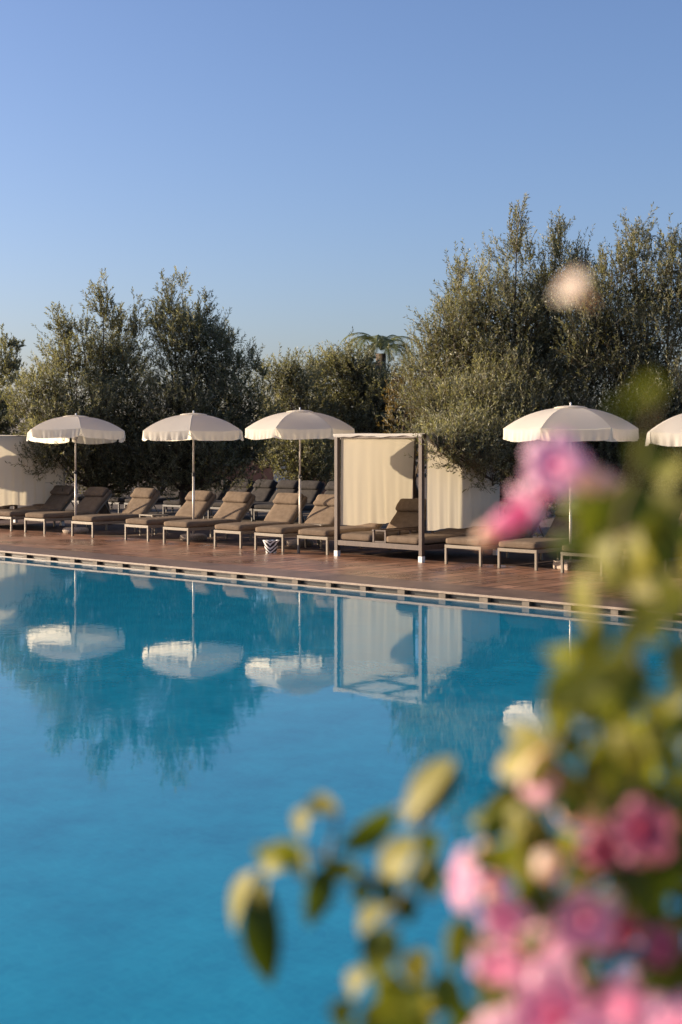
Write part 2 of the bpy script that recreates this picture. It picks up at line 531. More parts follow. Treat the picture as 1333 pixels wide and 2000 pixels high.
def cushion(name, w, l, h, r, mat, parent, M4=None, puff=0.012, seed=0, n=(10, 18, 4)):
    """rounded, slightly puffy box: x 0..w, y 0..l, z 0..h"""
    rs = random.Random(seed)
    bm = bmesh.new()
    grid = {}

    def vert(x, y, z):
        k = (round(x, 6), round(y, 6), round(z, 6))
        if k not in grid:
            grid[k] = bm.verts.new((x * w, y * l, z * h))
        return grid[k]
    nx, ny, nz = n
    lin = lambda k: [i / k for i in range(k + 1)]
    for z in (0, 1):
        for a, b in zip(lin(nx)[:-1], lin(nx)[1:]):
            for c, d in zip(lin(ny)[:-1], lin(ny)[1:]):
                bm.faces.new((vert(a, c, z), vert(b, c, z), vert(b, d, z), vert(a, d, z)))
    for y in (0, 1):
        for a, b in zip(lin(nx)[:-1], lin(nx)[1:]):
            for c, d in zip(lin(nz)[:-1], lin(nz)[1:]):
                bm.faces.new((vert(a, y, c), vert(b, y, c), vert(b, y, d), vert(a, y, d)))
    for x in (0, 1):
        for a, b in zip(lin(ny)[:-1], lin(ny)[1:]):
            for c, d in zip(lin(nz)[:-1], lin(nz)[1:]):
                bm.faces.new((vert(x, a, c), vert(x, b, c), vert(x, b, d), vert(x, a, d)))
    bmesh.ops.recalc_face_normals(bm, faces=bm.faces)
    p1, p2, p3 = rs.random() * 6, rs.random() * 6, rs.random() * 6
    for v in bm.verts:
        p = v.co.copy()
        q = Vector((min(max(p.x, r), w - r), min(max(p.y, r), l - r), min(max(p.z, r), h - r)))
        dv = p - q
        if dv.length > 1e-9:
            # push cube surface onto the rounded box
            dv2 = dv.normalized() * r
            p = q + dv2
        u, t = p.x / w, p.y / l
        bulge = (math.sin(math.pi * u) * math.sin(math.pi * t)) ** 0.5 if 0 < u < 1 and 0 < t < 1 else 0
        if p.z > h * 0.5:
            p.z += puff * bulge + puff * 0.45 * math.sin(9 * t + p1) * math.sin(5 * u + p2)
        p.x += puff * 0.5 * math.sin(11 * t + p3) * (u - 0.5)
        v.co = M4 @ p if M4 is not None else p
    me = bpy.data.meshes.new(name)
    bm.to_mesh(me)
    bm.free()
    me.materials.append(mat)
    me.polygons.foreach_set('use_smooth', [True] * len(me.polygons))
    o = bpy.data.objects.new(name, me)
    COL.objects.link(o)
    o.parent = parent
    return o


# ------------------------------------------------------------------ camera, light, sky
cam = bpy.data.cameras.new('camera')
cam.sensor_fit = 'VERTICAL'
cam.sensor_height = 36.0
cam.lens = 50.0
cam.shift_y = -0.07
cam.clip_start = 0.05
cam.clip_end = 3000
cam.dof.use_dof = True
cam.dof.focus_distance = 24.5
cam.dof.aperture_fstop = 2.8
camo = bpy.data.objects.new('camera', cam)
COL.objects.link(camo)
camo.location = (0, 0, CAM_H)
camo.rotation_euler = (math.pi / 2, 0, 0)
scn.camera = camo

SUN_EL = math.radians(13.5)
SUN_PHI = math.radians(28.5)
trav = EV * math.cos(SUN_PHI) + NV * math.sin(SUN_PHI)
trav = Vector((trav[0] * math.cos(SUN_EL), trav[1] * math.cos(SUN_EL), -math.sin(SUN_EL)))
sun = bpy.data.lights.new('sun', 'SUN')
sun.energy = 11.0
sun.angle = math.radians(0.55)
sun.color = (1.0, 0.83, 0.62)
suno = bpy.data.objects.new('sun', sun)
COL.objects.link(suno)
suno.rotation_euler = trav.to_track_quat('-Z', 'Y').to_euler()

w = bpy.data.worlds.new('World')
scn.world = w
w.use_nodes = True
nt = w.node_tree
for n_ in list(nt.nodes):
    nt.nodes.remove(n_)
wo = nt.nodes.new('ShaderNodeOutputWorld')
bg = nt.nodes.new('ShaderNodeBackground')
sky = nt.nodes.new('ShaderNodeTexSky')
sky.sky_type = 'NISHITA'
sky.sun_disc = False
sky.sun_elevation = SUN_EL
# Blender's Nishita: direction to the sun = (sin r, cos r) for rotation r
sky.sun_rotation = math.atan2(-trav.x, -trav.y)
sky.altitude = 300
sky.air_density = 1.0
sky.dust_density = 2.0
sky.ozone_density = 4.0
bg.inputs[1].default_value = 0.205
grade = nt.nodes.new('ShaderNodeMix')
grade.data_type = 'RGBA'
grade.blend_type = 'MULTIPLY'
grade.inputs[0].default_value = 1.0
grade.inputs[7].default_value = (1.08, 0.93, 0.985, 1)
nt.links.new(sky.outputs[0], grade.inputs[6])
nt.links.new(grade.outputs[2], bg.inputs[0])
nt.links.new(bg.outputs[0], wo.inputs[0])

scn.view_settings.view_transform = 'Standard'
scn.view_settings.look = 'None'
scn.view_settings.exposure = 0
scn.view_settings.gamma = 1
scn.render.engine = 'CYCLES'
scn.cycles.use_denoising = True
try:
    scn.cycles.denoiser = 'OPENIMAGEDENOISE'
except Exception:
    pass
scn.cycles.max_bounces = 12
scn.cycles.diffuse_bounces = 8
scn.cycles.glossy_bounces = 3
scn.cycles.transmission_bounces = 8
scn.cycles.sample_clamp_indirect = 6.0


# ------------------------------------------------------------------ setting: ground, deck, pool
def en_obj(mb, name, mat, **kw):
    o = mb.build(name, mat, **kw)
    o.rotation_euler = (0, 0, PHI)       # object coordinates = (e, n, z)
    return o


g = MB()
def quad(mb, x0, x1, y0, y1, z):
    mb.add([(x0, y0, z), (x1, y0, z), (x1, y1, z), (x0, y1, z)], [(0, 1, 2, 3)])
quad(g, -900, 900, 20.2, 1200, -0.004)
quad(g, -900, 900, -300, 1.2, -0.004)
quad(g, -900, -80, 1.2, 20.2, -0.004)
quad(g, 45, 900, 1.2, 20.2, -0.004)
tag(en_obj(g, 'ground', M['soil']), kind='structure')

g = MB()
g.box(-80, 45, EDGE_N + 0.80, 17.55, -0.3, 0.0)
tag(en_obj(g, 'pool_deck', M['deck']), kind='structure')
g = MB()
g.box(-80, 45, 17.551, 20.2, -0.3, -0.001)  # rear deck strip, its dark tone standing in for lounger shade
tag(en_obj(g, 'shade_toned_lounger_deck', M['shade_deck']), kind='structure')
g = MB()
g.box(-80, 45, EDGE_N + 0.014, EDGE_N + 0.80, -0.026, 0.002)
tag(en_obj(g, 'pool_coping', M['coping']), kind='structure')
g = MB()   # pale nosing of the coping
g.box(-80, 45, EDGE_N, EDGE_N + 0.014, -0.026, 0.003)
o = en_obj(g, 'coping_nosing', M['coping_stone'], bevel=0.003)
tag(o, kind='structure')
g = MB()   # mosaic wall set back under the coping
g.box(-80, 45, EDGE_N + 0.085, EDGE_N + 0.30, -0.6, -0.0265)
tag(en_obj(g, 'mosaic_wall', M['mosaic']), kind='structure')
g = MB()   # thin pale ledge at the water line
g.box(-80, 45, EDGE_N - 0.008, EDGE_N + 0.084, -0.30, -0.086)
tag(en_obj(g, 'waterline_ledge', M['ledge'], bevel=0.004), kind='structure')
g = MB()   # pale blocks that carry the coping over the overflow slot
for k in range(-110, 60):
    e0 = k * 0.64 + 0.22
    e0 += random.uniform(-0.03, 0.03)
    g.box(e0, e0 + random.uniform(0.09, 0.13), EDGE_N + 0.018, EDGE_N + 0.0845, -0.0865, -0.0265)
tag(en_obj(g, 'overflow_blocks', M['block']), kind='structure')
g = MB()
quad(g, -80, 45, 1.25, EDGE_N - 0.007, WATER_Z)
tag(en_obj(g, 'pool_water', M['water']), kind='structure')
g = MB()
g.box(-80, 45, 0.9, 1.26, -0.6, 0.003)
tag(en_obj(g, 'near_pool_edge', M['coping_stone']), kind='structure')


# ------------------------------------------------------------------ sun loungers
LW, LH = 0.70, 0.30
HINGE, BACK_LEN, BACK_ANG = 1.28, 0.68, math.radians(45)


def make_lounger(mat_c, seed=0, ang=BACK_ANG, mat_f=None):
    root = empty('sun_lounger')
    mf = mat_f or M['frame']
    f = MB()
    t = 0.038
    f.box(0.0, LW, 0.0, t, LH - 0.05, LH)                      # front rail
    f.box(0.0, LW, 1.86 - t, 1.86, LH - 0.05, LH)
    f.box(0.0, t, t, 1.86 - t, LH - 0.05, LH)
    f.box(LW - t, LW, t, 1.86 - t, LH - 0.05, LH)
    for y in (0.45, 0.85, 1.25):
        f.box(t, LW - t, y, y + 0.03, LH - 0.035, LH - 0.008)
    f.build('frame', mf, root, bevel=0.004)
    for (x, y) in ((0, 0), (LW - t, 0), (0, 1.58), (LW - t, 1.58)):
        l = MB()
        l.box(x, x + t, y + 0.001, y + t - 0.001, 0.0, LH - 0.05)
        l.build('leg', mf, root, bevel=0.004)
    cushion('mattress', LW - 0.01, HINGE + 0.06, 0.105, 0.036, mat_c, root,
            Matrix.Translation((0.005, 0.004, LH + 0.003)), 0.010, seed)
    R = Matrix.Translation((0, HINGE, LH + 0.006)) @ Matrix.Rotation(ang, 4, 'X')
    cushion('backrest', LW - 0.012, BACK_LEN, 0.10, 0.04, mat_c, root, R @ Matrix.Translation((0.006, 0.02, 0.02)), 0.012, seed + 1)
    b = MB()
    b.box(0.04, 0.07, 0.0, BACK_LEN - 0.02, -0.02, 0.015, R)
    b.box(LW - 0.07, LW - 0.04, 0.0, BACK_LEN - 0.02, -0.02, 0.015, R)
    b.box(0.07, LW - 0.07, BACK_LEN - 0.06, BACK_LEN - 0.03, -0.018, 0.012, R)
    top = R @ Vector((0, BACK_LEN * 0.62, -0.02))
    for x in (0.06, LW - 0.08):
        b.tube([(x, top.y, top.z), (x, min(top.y + 0.22, 1.80), LH - 0.02)], 0.012, 6)
    b.build('backrest_frame', mf, root)
    cushion('pillow', LW - 0.05, 0.25, 0.085, 0.04, mat_c, root,
            R @ Matrix.Translation((0.025, BACK_LEN - 0.25, 0.115)), 0.014, seed + 2, (10, 8, 4))
    return root


def place_en(o, e, n, rz=0.0, z=0.0):
    o.location = EN(e, n, z)
    o.rotation_euler = (0, 0, PHI + rz)
    return o


ROW_N = 17.12
loungers = [make_lounger(M['cushion'], 3), make_lounger(M['cushion'], 61, math.radians(43.5)), make_lounger(M['cushion'], 77, math.radians(47))]
front = [
    (-25.86, 'taupe lounger cut by the left edge, beside the curtained cabana at far left'),
    (-24.72, 'shaded taupe lounger on the pool side, just left of the leftmost parasol pole'),
    (-23.08, 'taupe lounger with a brightly lit backrest, just right of the leftmost parasol pole'),
    (-21.45, 'taupe lounger left of the second parasol pole, its foot end over bare wet deck'),
    (-20.28, 'taupe lounger just right of the second parasol pole, round stone base at its leg'),
    (-18.92, 'taupe lounger left of the third parasol pole, next to the one with the zebra pot'),
    (-17.84, 'taupe lounger with the zebra pot standing in front of its foot end'),
    (-16.80, 'taupe lounger standing directly against the left post of the wooden cabana'),
    (-13.65, 'taupe lounger directly right of the wooden cabana, first of the right-hand loungers'),
    (-12.65, 'taupe lounger left of the fourth parasol pole, under the pink blossoms'),
    (-11.52, 'taupe lounger over the pebbled box base, half hidden by the flowering shrub'),
    (-10.52, 'rightmost lounger by the pool, almost hidden behind shrub leaves, one leg showing'),
]
for i, (e, lab) in enumerate(front):
    o = loungers[i] if i < 3 else copy_tree(loungers[(i * 2 + i // 3) % 3])
    place_en(o, e, ROW_N + random.uniform(-0.03, 0.03), random.uniform(-0.012, 0.012))
    tag(o, lab, 'sun lounger', 'taupe sun loungers in the row along the pool')

dark = make_lounger(M['shade_cushion'], 21, math.radians(48), M['shade_frame'])
back_row = [(-32.2, 'far left'), (-31.35, 0), (-29.7, 0), (-28.85, 0), (-27.3, 0), (-26.42, 0), (-25.6, 0), (-24.8, 0), (-24.0, 0), (-23.2, 0)]
ords = ['first', 'second', 'third', 'fourth', 'fifth', 'sixth', 'seventh', 'eighth', 'ninth', 'tenth']
for i, (e, _) in enumerate(back_row):
    o = dark if i == 0 else copy_tree(dark)
    place_en(o, e, 23.0 + random.uniform(-0.05, 0.05), random.uniform(-0.02, 0.02))
    where = 'under the olive trees' if i < 5 else 'left of the wooden cabana'
    tag(o, '%s dark lounger from the left in the shaded back row %s' % (ords[i], where), 'sun lounger', 'dark sun loungers in the shaded back row')


# ------------------------------------------------------------------ parasols
CR, RIM_Z, APEX_Z = 0.985, 2.075, 2.385
NP_ = 6


def canopy_pt(s, th):
    """s 0..1 from apex to rim"""
    r = CR * s
    z = (APEX_Z - RIM_Z) * (1 - s ** 2.3)
    return Vector((r * math.cos(th), r * math.sin(th), z))


def make_parasol(base='drum'):
    root = empty('parasol')
    head = (0, 0, RIM_Z)
    c = MB()
    ns, na = 12, 10
    for k in range(NP_):
        t0, t1 = 2 * math.pi * k / NP_, 2 * math.pi * (k + 1) / NP_
        vs, fs = [], []
        for i in range(ns + 1):
            s = 0.03 + 0.97 * i / ns
            A, B = canopy_pt(s, t0), canopy_pt(s, t1)
            for j in range(na + 1):
                u = j / na
                p = A.lerp(B, u)
                sag = 4 * u * (1 - u)
                p.z -= 0.022 * sag * s
                p += Vector((math.cos((t0 + t1) / 2), math.sin((t0 + t1) / 2), 0)) * (0.018 * sag * s)
                vs.append(p)
        for i in range(ns):
            for j in range(na):
                a = i * (na + 1) + j
                fs.append((a, a + na + 1, a + na + 2, a + 1))
        c.add(vs, fs)
    can = c.build('canopy', M['canopy'], root, smooth=True, loc=head)
    for k in range(NP_):
        t0, t1 = 2 * math.pi * k / NP_, 2 * math.pi * (k + 1) / NP_
        tm = (t0 + t1) / 2
        v = MB()
        vs, fs = [], []
        A, B = canopy_pt(1, t0), canopy_pt(1, t1)
        nu, nv = 36, 5
        for i in range(nv + 1):
            q = i / nv
            for j in range(nu + 1):
                u = j / nu
                uu = 0.5 + (u - 0.5) * (0.99 - 0.045 * q)
                p = A.lerp(B, uu)
                sag = 4 * uu * (1 - uu)
                ripple = (0.010 * math.sin(u * 23 + k * 1.7) + 0.009 * math.sin(u * 51 + k)) * q
                nvv = Vector((math.cos(tm), math.sin(tm), 0))
                p += nvv * (0.018 * sag + 0.004 + 0.012 * q + ripple)
                p.z -= 0.022 * sag + 0.172 * q + 0.006 * math.sin(u * 9 + k) * q - 0.03 * q * abs(2 * u - 1) ** 8
                vs.append(p)
        for i in range(nv):
            for j in range(nu):
                a = i * (nu + 1) + j
                fs.append((a, a + nu + 1, a + nu + 2, a + 1))
        v.add(vs, fs)
        v.build('valance', M['canopy'], can, smooth=True)
    cap = MB()
    cap.lathe([(0.012, 0.338), (0.10, 0.334), (0.20, 0.322), (0.245, 0.306), (0.245, 0.296)], NP_ * 4)
    cap.build('vent_cap', M['canopy'], can)
    fin = MB()
    fin.lathe([(0.001, 0.385), (0.013, 0.380), (0.016, 0.36), (0.010, 0.345), (0.022, 0.338), (0.022, 0.33)], 12)
    fin.build('finial', M['white_metal'], can, smooth=True)
    for k in range(NP_):
        th = 2 * math.pi * k / NP_
        r = MB()
        pts = [canopy_pt(s, th) - Vector((0, 0, 0.013)) for s in (0.04, 0.2, 0.4, 0.6, 0.8, 0.985)]
        r.tube(pts, 0.006, 6)
        rb = r.build('rib', M['pole'], root, loc=head)
        s_ = MB()
        hubp = Vector((0.035 * math.cos(th), 0.035 * math.sin(th), -0.12))
        s_.tube([hubp, canopy_pt(0.5, th) - Vector((0, 0, 0.02))], 0.005, 6)
        s_.build('strut', M['pole'], rb)
    h = MB()
    h.lathe([(0.018, -0.16), (0.04, -0.15), (0.04, -0.10), (0.018, -0.09)], 16)
    h.build('hub', M['pole'], root, loc=head)
    p = MB()
    p.tube([(0, 0, 1.22), (0, 0, RIM_Z + 0.32)], 0.0165, 14)
    p.tube([(0, 0, 0.06), (0, 0, 1.25)], 0.021, 14)
    pl = p.build('pole', M['pole'], root, smooth=True)
    j = MB()
    j.lathe([(0.0215, 1.21), (0.027, 1.215), (0.027, 1.275), (0.017, 1.285)], 14)
    j.tube([(0.025, 0, 1.24), (0.06, 0.0, 1.245)], 0.011, 8)
    j.build('clamp_knob', M['black'], pl)
    b = MB()
    if base == 'drum':
        b.lathe([(0.001, 0.115), (0.05, 0.115), (0.19, 0.11), (0.235, 0.09), (0.25, 0.055), (0.235, 0.012), (0.22, 0.0)], 28)
        b.build('base', M['stone_base'], root, smooth=True)
    else:
        b.box(-0.19, 0.19, -0.19, 0.19, 0, 0.13)
        b.build('base', M['stone_base'], root, bevel=0.02)
    return root


par = make_parasol()
specs = [  # e, n, head rotation so that a rib points at the wanted side, dz, tilt, label
    (-23.80, 17.74, 134, 0.0, 'cream parasol at far left, its canopy tipped slightly backwards'),
    (-20.50, 18.04, 88, 0.01, 'cream parasol second from the left, in front of the two-peaked olive'),
    (-17.93, 18.32, 54, 0.035, 'cream parasol third from the left, canopy touching the wooden cabana roof'),
]


def set_parasol(o, e, n, rib_deg, dz, lab, tilt=0.0):
    o.location = EN(e, n, 0)
    # rib angle is measured in world x; ribs point towards the viewer at negative y
    o.rotation_euler = (0, 0, math.radians(-rib_deg))
    tag(o, lab, 'parasol', 'cream parasols along the pool')
    for ch in o.children:
        if ch.name.split('.')[0] in ('canopy', 'rib', 'hub'):
            ch.location.z = RIM_Z + dz
            if tilt:
                q = Quaternion(Vector((math.cos(math.radians(rib_deg)), math.sin(math.radians(rib_deg)), 0)), -tilt)
                ch.rotation_mode = 'QUATERNION'
                ch.rotation_quaternion = q


for i, (e, n, rd, dz, lab) in enumerate(specs):
    o = par if i == 0 else copy_tree(par)
    if i > 0:
        set_parasol(o, e, n, rd, dz, lab)
box_par = make_parasol('box')
p4 = ground(1115, 1112)
e4, n4 = float(np.dot(EV, p4)), float(np.dot(NV, p4))
set_parasol(box_par, e4, n4, 64, 0.0, 'cream parasol on a pebbled box base behind the pink blossoms, right half of picture')
o = copy_tree(par)
set_parasol(o, e4 + 2.25, n4 + 0.08, 100, -0.06, 'cream parasol cut off by the right edge of the picture')
o = copy_tree(par)  # unseen parasol added to cast shade on the left cabana curtain
set_parasol(o, -29.2, 16.1, 100, 0.0, 'added cream parasol out of view, shading the far left cabana curtain')
set_parasol(par, *specs[0][:5], tilt=math.radians(4.0))
par.scale = (1.09, 1.09, 1.0)
for q in COL.objects:
    if q.parent is None and str(q.get('label', '')).startswith('cream parasol second'):
        q.scale = (1.06, 1.06, 1.0)


# ------------------------------------------------------------------ cabanas
def curtain_mesh(L, ztop, zbot, seed, taper=0.0, folds=5):
    rs = random.Random(seed)
    ph = [rs.random() * 6.28 for _ in range(8)]
    mb = MB()
    nu, nv = 90, 44
    vs, fs = [], []
    for i in range(nv + 1):
        q = i / nv
        for j in range(nu + 1):
            u = j / nu
            y = 0.06 + (L - 0.06) * u
            y -= taper * q * u ** 6
            amp = 0.003 + 0.013 * q * (0.5 + 0.5 * math.sin(4.1 * u + ph[5]) ** 2)
            x = amp * (math.sin(u * folds * 6.28 + ph[0] + 0.9 * q) + 0.55 * math.sin(u * folds * 13.1 + ph[1] - 1.5 * q) * q)
            x += 0.007 * math.sin(u * 47 + 1.3 * math.sin(3 * q + ph[6]) + ph[2]) * (0.25 + 0.3 * q)
            x += 0.05 * math.exp(-((u - 0.52 - 0.06 * q) / 0.025) ** 2) * max(0, q - 0.3)
            x += 0.03 * q * (1 - q) * math.sin(3.0 * u + ph[3])
            z = ztop + (zbot - ztop) * q - 0.012 * math.sin(u * 17 + ph[4]) * q - 0.02 * math.sin(u * 3.14) * (1 - q) ** 8
            vs.append((x, y, z))
    for i in range(nv):
        for j in range(nu):
            a = i * (nu + 1) + j
            fs.append((a, a + nu + 1, a + nu + 2, a + 1))
    mb.add(vs, fs)
    return mb


CW, CD, CH = 1.86, 2.0, 2.0


def make_cabana():
    root = empty('pool_cabana')
    t = 0.068
    for (x, y) in ((0, 0), (CW - t, 0), (0, CD - t), (CW - t, CD - t)):
        p = MB()
        p.box(x, x + t, y, y + t, 0.095, CH - 0.002)
        po = p.build('post', M['cab_wood'], root, bevel=0.003)
        f = MB()
        f.box(x - 0.004, x + t + 0.004, y - 0.004, y + t + 0.004, 0, 0.094)
        f.build('foot_sleeve', M['white_metal'], po, bevel=0.002)
    r = MB()
    b = 0.05
    r.box(t, CW - t, 0.01, 0.01 + b, CH - 0.06, CH - 0.004)
    r.box(t, CW - t, CD - 0.01 - b, CD - 0.01, CH - 0.06, CH - 0.004)
    r.box(0.01, 0.01 + b, t, CD - t, CH - 0.06, CH - 0.004)
    r.box(CW - 0.01 - b, CW - 0.01, t, CD - t, CH - 0.06, CH - 0.004)
    r.box(CW * 0.5 - 0.02, CW * 0.5 + 0.02, 0.01 + b, CD - 0.01 - b, CH - 0.055, CH - 0.006)
    r.box(0.06, CW - 0.06, CD * 0.5 - 0.02, CD * 0.5 + 0.02, CH - 0.057, CH - 0.008)
    r.build('roof_frame', M['cab_wood'], root)
    c = MB()
    vs, fs = [], []
    n = 16
    for i in range(n + 1):
        for j in range(n + 1):
            u, v = i / n, j / n
            vs.append((-0.012 + (CW + 0.024) * u, -0.012 + (CD + 0.024) * v, CH + 0.006 + 0.012 * math.sin(u * 9) * math.sin(v * 7)))
    for i in range(n):
        for j in range(n):
            a = i * (n + 1) + j
            fs.append((a, a + n + 1, a + n + 2, a + 1))
    c.add(vs, fs)
    # hanging hem all round
    def hem(p0, p1, out, drop=0.012):
        vs, fs = [], []
        m = 40
        for j in range(m + 1):
            u = j / m
            x, y = p0[0] + (p1[0] - p0[0]) * u, p0[1] + (p1[1] - p0[1]) * u
            vs.append((x, y, CH + 0.006))
            vs.append((x + out[0], y + out[1], CH - drop - 0.010 * math.sin(u * 14) - 0.006 * math.sin(u * 37)))
        for j in range(m):
            fs.append((2 * j, 2 * j + 1, 2 * j + 3, 2 * j + 2))
        c.add(vs, fs)
    x0, x1, y0, y1 = -0.012, CW + 0.012, -0.012, CD + 0.012
    hem((x0, y0), (x1, y0), (0, -0.004), 0.038)
    
    hem((x1, y1), (x0, y1), (0, 0.004))
    hem((x0, y1), (x0, y0), (-0.004, 0))
    c.build('roof_cloth', M['canopy'], root, smooth=True)
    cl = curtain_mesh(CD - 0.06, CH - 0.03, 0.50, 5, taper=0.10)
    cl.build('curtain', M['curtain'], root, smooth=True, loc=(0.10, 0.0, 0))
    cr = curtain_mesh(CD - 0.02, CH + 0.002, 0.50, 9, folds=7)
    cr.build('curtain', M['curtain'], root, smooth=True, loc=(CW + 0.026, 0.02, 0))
    # bed platform
    b = MB()
    b.box(t, CW - t, 0.004, 0.05, 0.185, 0.265)
    b.box(t, CW - t, CD - 0.05, CD - 0.004, 0.185, 0.265)
    b.box(0.004, 0.05, t, CD - t, 0.187, 0.263)
    b.box(CW - 0.05, CW - 0.004, t, CD - t, 0.187, 0.263)
    b.box(0.05, CW - 0.05, 0.05, CD - 0.05, 0.215, 0.245)
    b.build('bed_frame', M['cab_wood'], root, bevel=0.003)
    mw = 0.70
    ang = [math.radians(47), math.radians(6)]
    xs = [0.075, CW - 0.075 - mw]
    for k in (0, 1):
        cushion('mattress', mw, 1.22, 0.115, 0.04, M['cushion'], root, Matrix.Translation((xs[k], 0.03, 0.266)), 0.01, 40 + k)
        R = Matrix.Translation((xs[k], 1.22, 0.27)) @ Matrix.Rotation(ang[k], 4, 'X')
        cushion('backrest', mw - 0.01, 0.70, 0.11, 0.042, M['cushion'], root, R @ Matrix.Translation((0.005, 0.02, 0.01)), 0.014, 44 + k)
        cushion('pillow', mw - 0.06, 0.26, 0.09, 0.042, M['cushion'], root, R @ Matrix.Translation((0.03, 0.44, 0.115)), 0.015, 48 + k, (10, 8, 4))
        a = MB()
        xr = xs[0] + mw + 0.012 if k == 0 else xs[1] - 0.012 - 0.035
        for y in (0.0, 0.62, 1.18):
            a.box(xr, xr + 0.035, y + 0.055, y + 0.09, 0.2652, 0.44)
        a.box(xr - 0.004, xr + 0.039, 0.045, 1.25, 0.44, 0.468)
        a.build('armrest', M['cab_wood'], root, bevel=0.002)
    s = MB()
    s.box(xs[0] + mw + 0.053, xs[1] - 0.053, 0.06, 1.2, 0.266, 0.286)
    s.box(xs[0] + mw + 0.053, xs[1] - 0.053, 0.058, 0.088, 0.445, 0.463)
    s.build('console_shelf', M['cab_wood'], root)
    return root


cab = make_cabana()
place_en(cab, -15.92, 17.07)
tag(cab, 'brown framed cabana daybed with cream curtains standing in the middle of the pool side', 'cabana', 'curtained cabanas along the pool')
c2 = copy_tree(cab)
place_en(c2, -27.87, 17.08)
tag(c2, 'curtained cabana cut by the left edge of the picture, mostly in shade', 'cabana', 'curtained cabanas along the pool')


# ------------------------------------------------------------------ small things on the deck
pr = empty('planter_pot', ground(530, 1080), -0.1)
tag(pr, 'small tapered pot with black and white zebra pattern at the foot of a lounger', 'pot')
pm = MB()
pm.lathe([(0.001, 0.0), (0.082, 0.0), (0.088, 0.008), (0.136, 0.205), (0.138, 0.212), (0.130, 0.214), (0.120, 0.19), (0.085, 0.03), (0.001, 0.028)], 32)
pm.build('pot_body', M['zebra'], pr, smooth=False)
rim = MB()
rim.lathe([(0.1385, 0.205), (0.142, 0.209), (0.1415, 0.217), (0.131, 0.2175)], 32)
rim.build('rim', M['white_metal'], pr, smooth=True)


def make_table():
    root = empty('side_table')
    t = MB()
    t.box(-0.21, 0.21, -0.21, 0.21, 0.395, 0.42)
    t.build('table_top', M['frame'], root, bevel=0.004)
    for sx in (-1, 1):
        for sy in (-1, 1):
            l = MB()
            l.box(sx * 0.19 - 0.015, sx * 0.19 + 0.015, sy * 0.19 - 0.015, sy * 0.19 + 0.015, 0, 0.395)
            l.build('leg', M['frame'], root)
    return root


tb = make_table()
place_en(tb, -22.05, 18.35)
tag(tb, 'small taupe side table between the brightly lit lounger and its right neighbour', 'side table', 'side tables between loungers')
tb2 = copy_tree(tb)
p_ = ground(627, 1023, 0.42)
place_en(tb2, float(np.dot(EV, p_)), float(np.dot(NV, p_)))
tag(tb2, 'small taupe side table just left of the wooden cabana curtain', 'side table', 'side tables between loungers')


# ------------------------------------------------------------------ trees
def np_mesh(name, verts, nq, tint, mat, parent):
    """verts: (nq*4,3) quads"""
    me = bpy.data.meshes.new(name)
    nv = len(verts)
    me.vertices.add(nv)
    me.vertices.foreach_set('co', verts.astype(np.float32).ravel())
    me.loops.add(nv)
    me.loops.foreach_set('vertex_index', np.arange(nv, dtype=np.int32))
    me.polygons.add(nq)
    me.polygons.foreach_set('loop_start', np.arange(0, nv, 4, dtype=np.int32))
    me.update(calc_edges=True)
    a = me.attributes.new('tint', 'FLOAT', 'POINT')
    a.data.foreach_set('value', np.repeat(tint, 4).astype(np.float32))
    me.materials.append(mat)
    o = bpy.data.objects.new(name, me)
    COL.objects.link(o)
    o.parent = parent
    return o


def unit(v):
    return v / np.maximum(np.linalg.norm(v, axis=-1, keepdims=True), 1e-9)


def leaves(pos, direc, L, W, tint):
    """diamond leaves: base at pos, pointing along direc"""
    n = len(pos)
    rnd = rng.normal(size=(n, 3))
    side = unit(np.cross(direc, rnd))
    nrm = np.cross(side, direc)
    L = np.asarray(L).reshape(-1, 1)
    W = np.asarray(W).reshape(-1, 1)
    mid = pos + direc * L * 0.45 + nrm * L * 0.04
    v = np.empty((n, 4, 3))
    v[:, 0] = pos
    v[:, 1] = mid + side * W * 0.5
    v[:, 2] = pos + direc * L
    v[:, 3] = mid - side * W * 0.5
    return v.reshape(-1, 3), tint


